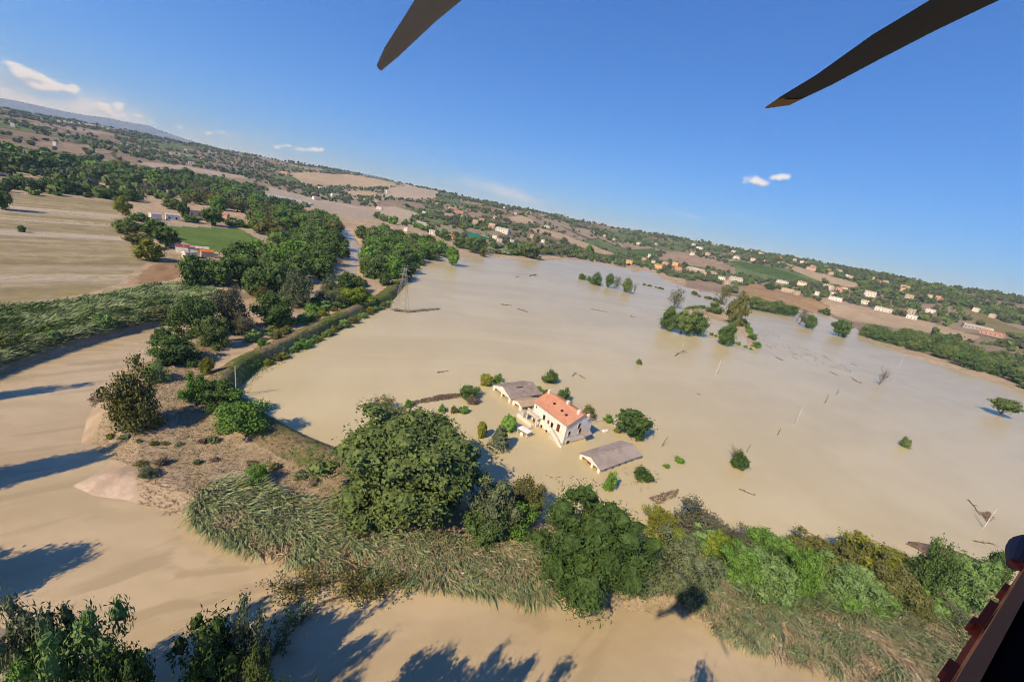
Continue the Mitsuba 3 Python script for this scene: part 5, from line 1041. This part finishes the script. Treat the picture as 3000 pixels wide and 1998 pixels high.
# ------------------------------------------------------------------ poles, pylon, floating wood
def pole(base, h, label, r=.11, arm=True, tilt=(0, 0), mat='pale_bark'):
    k = thing('utility_pole', label, 'pole'); x, y = base; dx, dy = tilt
    part(k, 'shaft', ply(tube([[x, y, -1.5], [x + dx * .5, y + dy * .5, h / 2], [x + dx, y + dy, h]], [r * 1.2, r, r * .7], 8), mat))
    if arm:
        part(k, 'crossarm', ply(tube([[x + dx - .9, y + dy + .3, h - .5], [x + dx + .9, y + dy - .3, h - .5]], .06, 5), 'steel'))
        for s in (-.75, .75):
            part(k, 'insulator', ply(tube([[x + dx + s, y + dy - s / 3, h - .45], [x + dx + s, y + dy - s / 3, h - .2]], .07, 6), 'white_paint'))
pole((-59.42, 76.24), 8.0, 'tall pale pole at the near end of the levee', .12, False, mat='concrete')
pole((123.98, 84.08), 6.2, 'pale pole in the flood at the right beside a raft of twigs', .12, False, mat='concrete')
pole((298.95, 295.88), 9.0, 'concrete pole in the flood before the long right wood', .14, mat='concrete')
pole((96.55, 171.84), 7.4, 'pale concrete pole in the middle of the flood', .17, False, mat='concrete')
pole((105.63, 128.51), 7.2, 'pale concrete pole in the open flood right of the farmhouse', .14, mat='concrete')
pole((87.44, 193.83), 8.0, 'pale pole in the flood behind the farmhouse with a log at its foot', .10, mat='concrete')
pole((140.5, 160.89), 3.6, 'dark stake in the open flood, lower of two', .1, False, (.4, .6), 'bark')
pole((157.82, 176.86), 3.0, 'dark stake in the open flood, upper of two', .1, False, (.4, .6), 'bark')
pole((91.04, 115.42), 2.6, 'short dark stake below the pale pole on the right', .1, False, (.3, .3), 'bark')
pole((45.14, 92.93), 2.8, 'leaning dark stake behind the right shed', .1, False, (1.0, .4), 'bark')
pole((71.88, 99.16), 2.6, 'thin stake beside the bush with withered twigs', .07, False, (.5, .2), 'bark')
pole((433.18, 1456.1), 5.0, 'white post in the far water below the yellow house', .25, False, mat='white_paint')

def pylon(base, h, b, label):
    k = thing('pylon', label, 'pylon'); x, y = base
    c = lambda z: b * (1 - z / h * .86) / 2
    legs, brace = [], []
    for sx, sy in ((1, 1), (1, -1), (-1, 1), (-1, -1)):
        part(k, 'leg', ply(tube([[x + sx * c(-1), y + sy * c(-1), -1], [x + sx * c(h), y + sy * c(h), h]], .07, 4), 'steel'))
    zs = [0, 3.2, 6.2, 9, 11.6, 14, 16.2, 18.2, h]
    for z0, z1 in zip(zs, zs[1:]):
        q = [(1, 1), (1, -1), (-1, -1), (-1, 1)]
        for a, b_ in zip(q, q[1:] + q[:1]):
            brace.append(tube([[x + a[0] * c(z0), y + a[1] * c(z0), z0], [x + b_[0] * c(z1), y + b_[1] * c(z1), z1]], .035, 3))
            brace.append(tube([[x + b_[0] * c(z0), y + b_[1] * c(z0), z0], [x + a[0] * c(z1), y + a[1] * c(z1), z1]], .035, 3))
    part(k, 'bracing', ply(cat(brace), 'steel'))
    for z, l in ((h - 1.2, 2.6), (h - 3.6, 3.2)):
        part(k, 'crossarm', ply(tube([[x - l, y + l * .3, z], [x, y, z + .4], [x + l, y - l * .3, z]], .08, 4), 'steel'))
pylon((-53.93, 173.02), 20.5, 5.5, 'lattice steel pylon standing in the flood near the levee')

def log(a, b, r, label, twigs=6, mat='bark', name='driftwood'):
    p, q = np.array([*a, .02]), np.array([*b, .02]); k = thing(name, label, 'driftwood'); R_ = random.Random(int(a[0] * 100) & 0xffff)
    m = (p + q) / 2 + [R_.uniform(-.4, .4), R_.uniform(-.4, .4), r * .4]
    part(k, 'trunk', ply(tube([p, m, q], [r, r * .8, r * .3], 6), mat))
    tw_ = []
    for i in range(twigs):
        t = R_.random(); s = p + (q - p) * t; d = (q - p) / np.linalg.norm(q - p); l = R_.uniform(.1, .3) * np.linalg.norm(q - p)
        n = np.array([-d[1], d[0], 0]) * R_.choice([-1, 1]) * R_.uniform(.3, 1) + d * R_.uniform(-.2, .8); e = s + n * l + [0, 0, R_.uniform(0, .5)]
        tw_.append(tube([s, (s + e) / 2 + [0, 0, .1], e], [r * .45, r * .3, r * .12], 4))
    if tw_: part(k, 'twigs', ply(cat(tw_), mat))
LOGS = [((-11.38, 229.53), (-3.97, 232.67), .35, 'dark floating log in mid flood, left of two'), ((-0.94, 226.54), (6.08, 223.19), .35, 'dark floating log in mid flood, right of two'), ((51.87, 273.57), (64.19, 274.47), .25, 'thin floating branch left of the flooded clump of trees'),
    ((4.49, 386.14), (12.15, 411.84), .5, 'dark tangled log in the far water'), ((-21.35, 111.75), (-18.5, 114.77), .18, 'floating branch in open water left of the grey shed'), ((83.59, 190.17), (94.66, 205.47), .3, 'dark log lying at the foot of a pale pole'),
    ((80.6, 276.01), (84.19, 274.94), .3, 'short dark floating log in mid water'), ((-8.06, 361.11), (-5.83, 367.53), .4, 'small dark stump in the far water'), ((24.22, 132.15), (26.38, 137.19), .2, 'small dark log behind the farmhouse, left of two'), ((26.97, 134.85), (29.23, 131.77), .15, 'small dark log behind the farmhouse, right of two'),
    ((197.38, 216.12), (197.21, 210.34), .3, 'floating log among the drift left of the bare pink bush'), ((189.71, 223.67), (190.16, 218.4), .28, 'floating log lowest in the drift field'), ((233.31, 262.17), (234.64, 257.8), .22, 'floating log right of the drift field'), ((164.31, 236.22), (163.91, 227.23), .26, 'dark floating log left of the drift field'),
    ((59.8, 79.78), (63.07, 78.27), .12, 'long thin branch floating in front of the flood bank trees'), ((63.72, 62.26), (64.45, 61.82), .1, 'small floating stick at the bank on the right'), ((114.04, 77.53), (118.77, 77.79), .16, 'thin log floating by the right end of the bank'), ((120.07, 76.11), (120.98, 75.36), .12, 'short log floating by the helicopter step'),
    ((134.46, 97.1), (129.56, 89.89), .14, 'long leaning timber beside the raft of twigs at the right'), ((-31.05, 81.64), (-29.3, 83.99), .12, 'dark stick in the water at the left end of the debris'), ((73.92, 139.82), (75.85, 139.51), .12, 'tiny floating stick in open water'), ((250.28, 1070.27), (278.81, 1078.87), .5, 'line of dark drift in the far water'),
    ((104.96, 958.95), (121.21, 932), .5, 'drift along the far lake shore'), ((17.11, 45.54), (17.17, 45.41), .05, 'small stick at the river edge')][:23]
for a, b, r, lab in LOGS: log(a, b, r, lab)
log((-59.43, 78.59), (-55, 82.89), .05, 'thin straight cane floating beside the pale levee pole', 0)

def raft(poly, n, size, label, seed, mat='leaf_dead', name='debris_raft'):
    r = np.random.default_rng(seed); g = Polygon(poly).buffer(0); x0, y0, x1, y1 = g.bounds
    q = np.stack([r.uniform(x0, x1, n * 4), r.uniform(y0, y1, n * 4)], -1); q = q[shapely.contains_xy(g, q[:, 0], q[:, 1])][:n]
    ms = []
    for x, y in q:
        a, l = r.uniform(0, 6.28), r.uniform(.4, 1) * size; d = np.array([math.cos(a), math.sin(a), r.uniform(-.05, .18)]) * l / 2
        ms.append(tube([[x - d[0], y - d[1], .03], [x, y, .05 + abs(d[2])], [x + d[0], y + d[1], .05 + abs(d[2]) * 2]], [.06, .07, .03], 3))
    struct(name, ply(cat(ms), mat), label, 'stuff', 'debris')
raft([(-23.43, 89.72), (-19.39, 94.16), (-17.09, 97.16), (-11.74, 100.48), (-11.1, 98.44), (-17.32, 93.18), (-22.56, 88.82)], 700, 1.4, 'long raft of floating twigs left of the farmhouse', 1)
raft([(-28.93, 82.53), (-25.47, 85.61), (-22.79, 87.73), (-22.82, 84.37), (-26.55, 79.75)], 160, 1.2, 'thin scum of twigs beside the huge oak', 2)
raft([(34.81, 69.49), (39.74, 73), (43.61, 75.01), (41.9, 72.21), (36.7, 68.04)], 220, .9, 'patch of pale floating rubbish in front of the bank trees', 3)
raft([(-58.47, 171.77), (-56.36, 169.92), (-49.84, 171.99), (-39.27, 188.2), (-40.1, 191.63), (-52.07, 175.64), (-58.16, 174.95)], 320, 2.2, 'raft of twigs caught at the foot of the steel pylon', 4)
raft([(131.09, 90.94), (135.61, 92.81), (133.21, 89.92), (128.18, 87.07)], 160, 1.1, 'raft of twigs beside the pole at the right', 5)
raft([(190.59, 317.14), (170.56, 257.83), (190.59, 227.71), (199.16, 218.32), (225.18, 254.26), (218.38, 287.88), (223.97, 348.98)], 130, 3.2, 'scattered drift sticks floating in the far right water', 6, 'leaf_far')
raft([(2.85, 69.15), (16.85, 68.39), (34.41, 71.45), (43.2, 80.24), (34.22, 82.57), (25.05, 73.05)], 90, .7, 'loose specks of drift in the water before the sheds', 7, 'leaf_far')
raft([(-83.25, 66.59), (-83.08, 71.06), (-78.7, 67.6), (-75.93, 62.05)], 120, 1.4, 'twigs stranded at the river margin', 8)

k = thing('debris_mound', 'grey brown mound of flood debris at the water edge behind the right end bushes', 'debris')
mv = np.array(trimesh.creation.icosphere(subdivisions=4).vertices); mf = np.array(trimesh.creation.icosphere(subdivisions=4).faces)
mx, my = (100.29, 70.03)
mv = mv * (1 + .35 * (meshkit.fbm(mv * 3, 3, 4) - .5))[:, None] * np.array([7.5, 2.2, 1.1]); ca, sa = math.cos(-.15), math.sin(-.15)
part(k, 'heap', ply((np.column_stack([mv[:, 0] * ca - mv[:, 1] * sa + mx, mv[:, 0] * sa + mv[:, 1] * ca + my, mv[:, 2]]), mf), 'leaf_dead', smooth=True))

def fallen(a, b, r, label, n=60, mat='bark', leaf='leaf_olive', seed=3, rise=1.2):
    R_ = np.random.default_rng(seed); p, q = np.array([*a, .1]), np.array([*b, .4]); d = (q - p) / np.linalg.norm(q - p)
    k = thing('fallen_tree', label, 'fallen tree'); ms, lv = [tube([p, (p + q) / 2 + [0, 0, .3], q], [r, r * .7, r * .2], 7)], []
    for i in range(n):
        s = p + (q - p) * R_.uniform(.2, 1); e = s + d * R_.uniform(.3, 2.2) + np.append(R_.normal(size=2) * 1.1, R_.uniform(0, rise))
        ms.append(tube([s, (s + e) / 2 + [0, 0, .15], e], [r * .3, r * .2, r * .06], 4)); lv.append(e + R_.normal(size=(14, 3)) * .35); lv.append((s + e) / 2 + R_.normal(size=(6, 3)) * .3)
    part(k, 'branches', ply(cat(ms), mat))
    P_ = np.vstack(lv); P_[:, 2] = np.maximum(P_[:, 2], .06); m = len(P_); t = R_.normal(size=(m, 3)); t /= np.linalg.norm(t, axis=1, keepdims=True); b2 = np.cross(t, R_.normal(size=(m, 3))); b2 /= np.linalg.norm(b2, axis=1, keepdims=True)
    part(k, 'foliage', ply((np.stack([P_ - t * .2, P_ + b2 * .1, P_ + t * .2, P_ - b2 * .1], 1).reshape(-1, 3), np.arange(4 * m).reshape(-1, 4)), leaf))
fallen((-10.04, 41.16), (-22.46, 35.59), .16, 'fallen leafy tree lying in the river below the flattened reeds', 70, seed=3)
fallen((-17.22, 35.31), (-10.15, 38.96), .12, 'leafy fallen branch in the river right of the big fallen tree', 60, seed=4)
fallen((-19.63, 26.79), (-17.91, 33.76), .2, 'long bare dark trunk leaning over the river at the bottom', 14, 'bark', 'leaf_oak', 5, 2.5)
fallen((-19.34, 27.04), (-19.34, 31.12), .1, 'thin bare forked branch beside the long leaning trunk', 8, 'bark', 'leaf_oak', 6, 2.0)
fallen((41.09, 41.72), (52.42, 45.77), .13, 'grey bare trunk caught in the dry reeds on the right', 18, 'pale_bark', 'leaf_dryreed', 7)
fallen((-0.55, 42.41), (-10.77, 42.3), .12, 'bare grey branches in the reeds beside the white bag', 18, 'pale_bark', 'leaf_dryreed', 8)
for p, lab, mat, s in (((-0.4, 42.3), 'white plastic sheet caught in the reeds at the river edge', 'white_paint', 1.1), ((-40.24, 48.67), 'white board standing in the flattened reeds', 'white_paint', .8), ((51.1, 46.86), 'small white scrap on the dry reeds at the right', 'white_paint', .6), ((-31.85, 43.68), 'small teal can in the reeds', 'teal_net', .5)):
    k = thing('litter', lab, 'litter'); iv = np.array(ICO.vertices); r = np.random.default_rng(int(s * 100))
    zz = max(hz(*p), 0) + .5
    part(k, 'sheet', mikit.ply((iv * (1 + .3 * r.normal(size=(len(iv), 1))) * np.array([s * .6, s * .35, s * .35]) + [p[0], p[1], zz], np.array(ICO.faces)), 'm_' + mat))

# ------------------------------------------------------------------ the helicopter the picture is taken from
HA = np.array([.846, .533, 0]); HN = np.array([-.533, .846, 0])
def hp(a, n, z): return HA * a + HN * n + np.array([0, 0, CAM_Z + z])
def hbox(a0, a1, n0, n1, z0, z1):
    v, f = box(a0, a1, n0, n1, z0, z1)
    return np.array([hp(*q) for q in v]), f
two('red_paint', (.20, .05, .035), (.26, .07, .05), 'fine_noise'); two('sill_paint', (.60, .20, .085), (.68, .28, .13), 'fine_noise'); diff('cabin_black', (.012, .011, .012)); diff('blade_grey', (.055, .065, .085)); diff('blade_tip', (.20, .15, .10)); diff('step_grey', (.11, .095, .11)); diff('blade_pale', (.17, .19, .24))
heli = thing('helicopter', 'red helicopter with an open side door, dark rotor blades overhead', 'helicopter')
HS = -.90
def hpart(name, m, mat, holder=heli, **kw): return part(holder, name, ply(m, mat), **kw)
hpart('cabin_floor', hbox(-1.5, 2.8, -1.95, -.085, HS - .10, HS - .02), 'cabin_black')
sill = hpart('door_sill', hbox(-1.5, 2.8, -.083, -.052, HS - .12, HS), 'sill_paint')
hpart('belly', hbox(-1.5, 2.8, -1.95, -.056, HS - .55, HS - .125), 'red_paint')
hpart('roof', hbox(-1.6, 2.6, -1.95, .12, .95, 1.35), 'red_paint')
hpart('back_wall', hbox(-1.6, 2.6, -1.97, -1.85, HS - .015, .945), 'cabin_black')
hpart('rear_bulkhead', hbox(-1.62, -1.52, -1.84, -.06, HS - .5, .945), 'red_paint')
m = trimesh.creation.icosphere(subdivisions=3); v = np.array(m.vertices) * np.array([1.2, .95, .95]); hpart('nose', (np.array([hp(q[0] + 2.7, q[1] - 1.12, q[2] - .2) for q in v]), np.array(m.faces)), 'red_paint')
hpart('tail_boom', tube([hp(-1.55, -1.0, .3), hp(-4, -1.0, .45), hp(-7.0, -1.0, .6)], [.75, .4, .2], 12), 'red_paint')
hpart('tail_fin', hbox(-7.4, -6.7, -1.05, -.95, .3, 2.0), 'red_paint')
def atsill(a, dn, dz, sa, sn, sz):
    return hbox(a - sa, a + sa, -.052 + dn, -.052 + dn + sn, HS - .05 + dz - sz, HS - .05 + dz)
for a, dn, sa, sn, sz in ((2.06, .003, .11, .020, .05), (1.95, .023, .03, .010, .03), (2.34, .003, .04, .014, .04), (1.50, .003, .12, .014, .05), (1.62, .003, .04, .022, .03)):
    hpart('hinge', atsill(a, dn, 0, sa, sn, sz), 'red_paint', sill)
g = np.linspace(0, 2 * np.pi, 17)
hpart('handle', tube([hp(2.58 + .032 * math.cos(t), -.044 + .026 * math.sin(t), HS - .035) for t in g], .009, 6), 'red_paint', sill)
hpart('footstep', tube([hp(2.98, -.03, HS - .06), hp(2.86, -.026, HS - .05), hp(2.76, -.026, HS - .05), hp(2.64, -.03, HS - .07)], [.035, .045, .042, .02], 12), 'step_grey')
hpart('mirror', tube([hp(3.28, .005, HS - .01), hp(3.36, .015, HS + .0), hp(3.6, .015, HS - .01)], [.008, .022, .025], 10), 'step_grey')
HUB = (2.6, -1.6, CAM_Z + 2.0)
hpart('rotor_mast', tube([(HUB[0], HUB[1], CAM_Z + 1.2), (HUB[0], HUB[1], CAM_Z + 2.35)], [.16, .12], 10), 'steel')
hpart('rotor_hub', tube([(HUB[0], HUB[1], CAM_Z + 1.92), (HUB[0], HUB[1], CAM_Z + 2.14)], [.42, .36], 14), 'steel')
def blade(lead, trail, thick, mat):
    # lead and trail: the two edges from the tip inwards; the section is a flat lens
    rows = []
    for p, q in zip(lead, trail):
        p, q = np.array(p), np.array(q); w = np.linalg.norm(p - q); t = min(thick, w * .16)
        rows.append([p + (q - p) * x + np.array([0, 0, y * t]) for x, y in ((0, 0), (.22, .55), (.55, .45), (1, .04), (.55, -.35), (.2, -.42))])
    v = np.array(rows).reshape(-1, 3); i, j = np.meshgrid(np.arange(len(rows) - 1), np.arange(6), indexing='ij')
    f = np.stack([i * 6 + j, i * 6 + (j + 1) % 6, (i + 1) * 6 + (j + 1) % 6, (i + 1) * 6 + j], -1).reshape(-1, 4)
    f = np.vstack([f[:, [0, 1, 2]], f[:, [0, 2, 3]], [[0, 2, 1], [0, 3, 2], [0, 4, 3], [0, 5, 4]]])
    return v, f
LA = [(2.685, 5.913, 52.000), (2.621, 5.483, 52.000), (2.576, 4.811, 52.000), (2.454, 3.966, 52.000), (2.435, 3.515, 52.000), (2.37, 2.4, 52.0), (2.43, 0.2, 52.0), (2.52, -1.2, 52.0)]
TA = [(2.710, 5.916, 52.000), (2.859, 5.575, 52.000), (2.857, 4.955, 52.000), (2.814, 4.319, 52.000), (2.788, 3.771, 52.000), (2.80, 2.4, 52.0), (2.78, 0.2, 52.0), (2.68, -1.2, 52.0)]
b = part(heli, 'rotor_blade', ply(blade(LA, TA, .07, None), 'blade_grey'), label='dark rotor blade at the upper right, its tip tan')
part(b, 'tip_cap', ply(blade([(2.657, 5.875, 51.985), (2.619, 5.567, 51.985), (2.651, 5.478, 51.985)], [(2.690, 5.892, 51.985), (2.845, 5.654, 51.985), (2.837, 5.396, 51.985)], .03, None), 'blade_tip'))
LB = [(-2.341, 5.505, 51.500), (-1.975, 4.825, 51.500), (-1.485, 4.001, 51.500), (-1.247, 3.597, 51.500), (-.2, 2.35, 51.6), (1.1, .35, 51.8), (2.3, -1.35, 51.95)]
TB = [(-2.369, 5.721, 51.500), (-1.916, 5.070, 51.500), (-1.211, 4.003, 51.500), (-0.892, 3.553, 51.500), (.22, 2.5, 51.6), (1.45, .55, 51.8), (2.48, -1.2, 51.95)]
part(heli, 'rotor_blade', ply(blade(LB, TB, .07, None), 'blade_pale'), label='rotor blade at the upper middle, pointing down to the left')
for dx, dy in ((-.05, -1), (.62, -.78)):
    L = [(HUB[0] + dx * t - dy * w, HUB[1] + dy * t + dx * w, 52.0) for t, w in ((8.0, .12), (7.2, .2), (.6, .1))]; M = [(HUB[0] + dx * t + dy * w, HUB[1] + dy * t - dx * w, 52.0) for t, w in ((8.0, .12), (7.2, .2), (.6, .1))]
    part(heli, 'rotor_blade', ply(blade(L, M, .07, None), 'blade_grey'))

# ------------------------------------------------------------------ air
scene['air'] = {'type': 'homogeneous', 'albedo': .95, 'sigma_t': {'type': 'rgb', 'value': [3.8e-5, 5.4e-5, 8.4e-5]}}
struct('haze', {'type': 'cube', 'to_world': T().translate([0, 0, 500]).scale([32000, 32000, 504.0]), 'bsdf': {'type': 'null'}, 'interior': {'type': 'ref', 'id': 'air'}}, 'thin blue summer haze', 'stuff')
scene['camera']['medium'] = {'type': 'ref', 'id': 'air'}
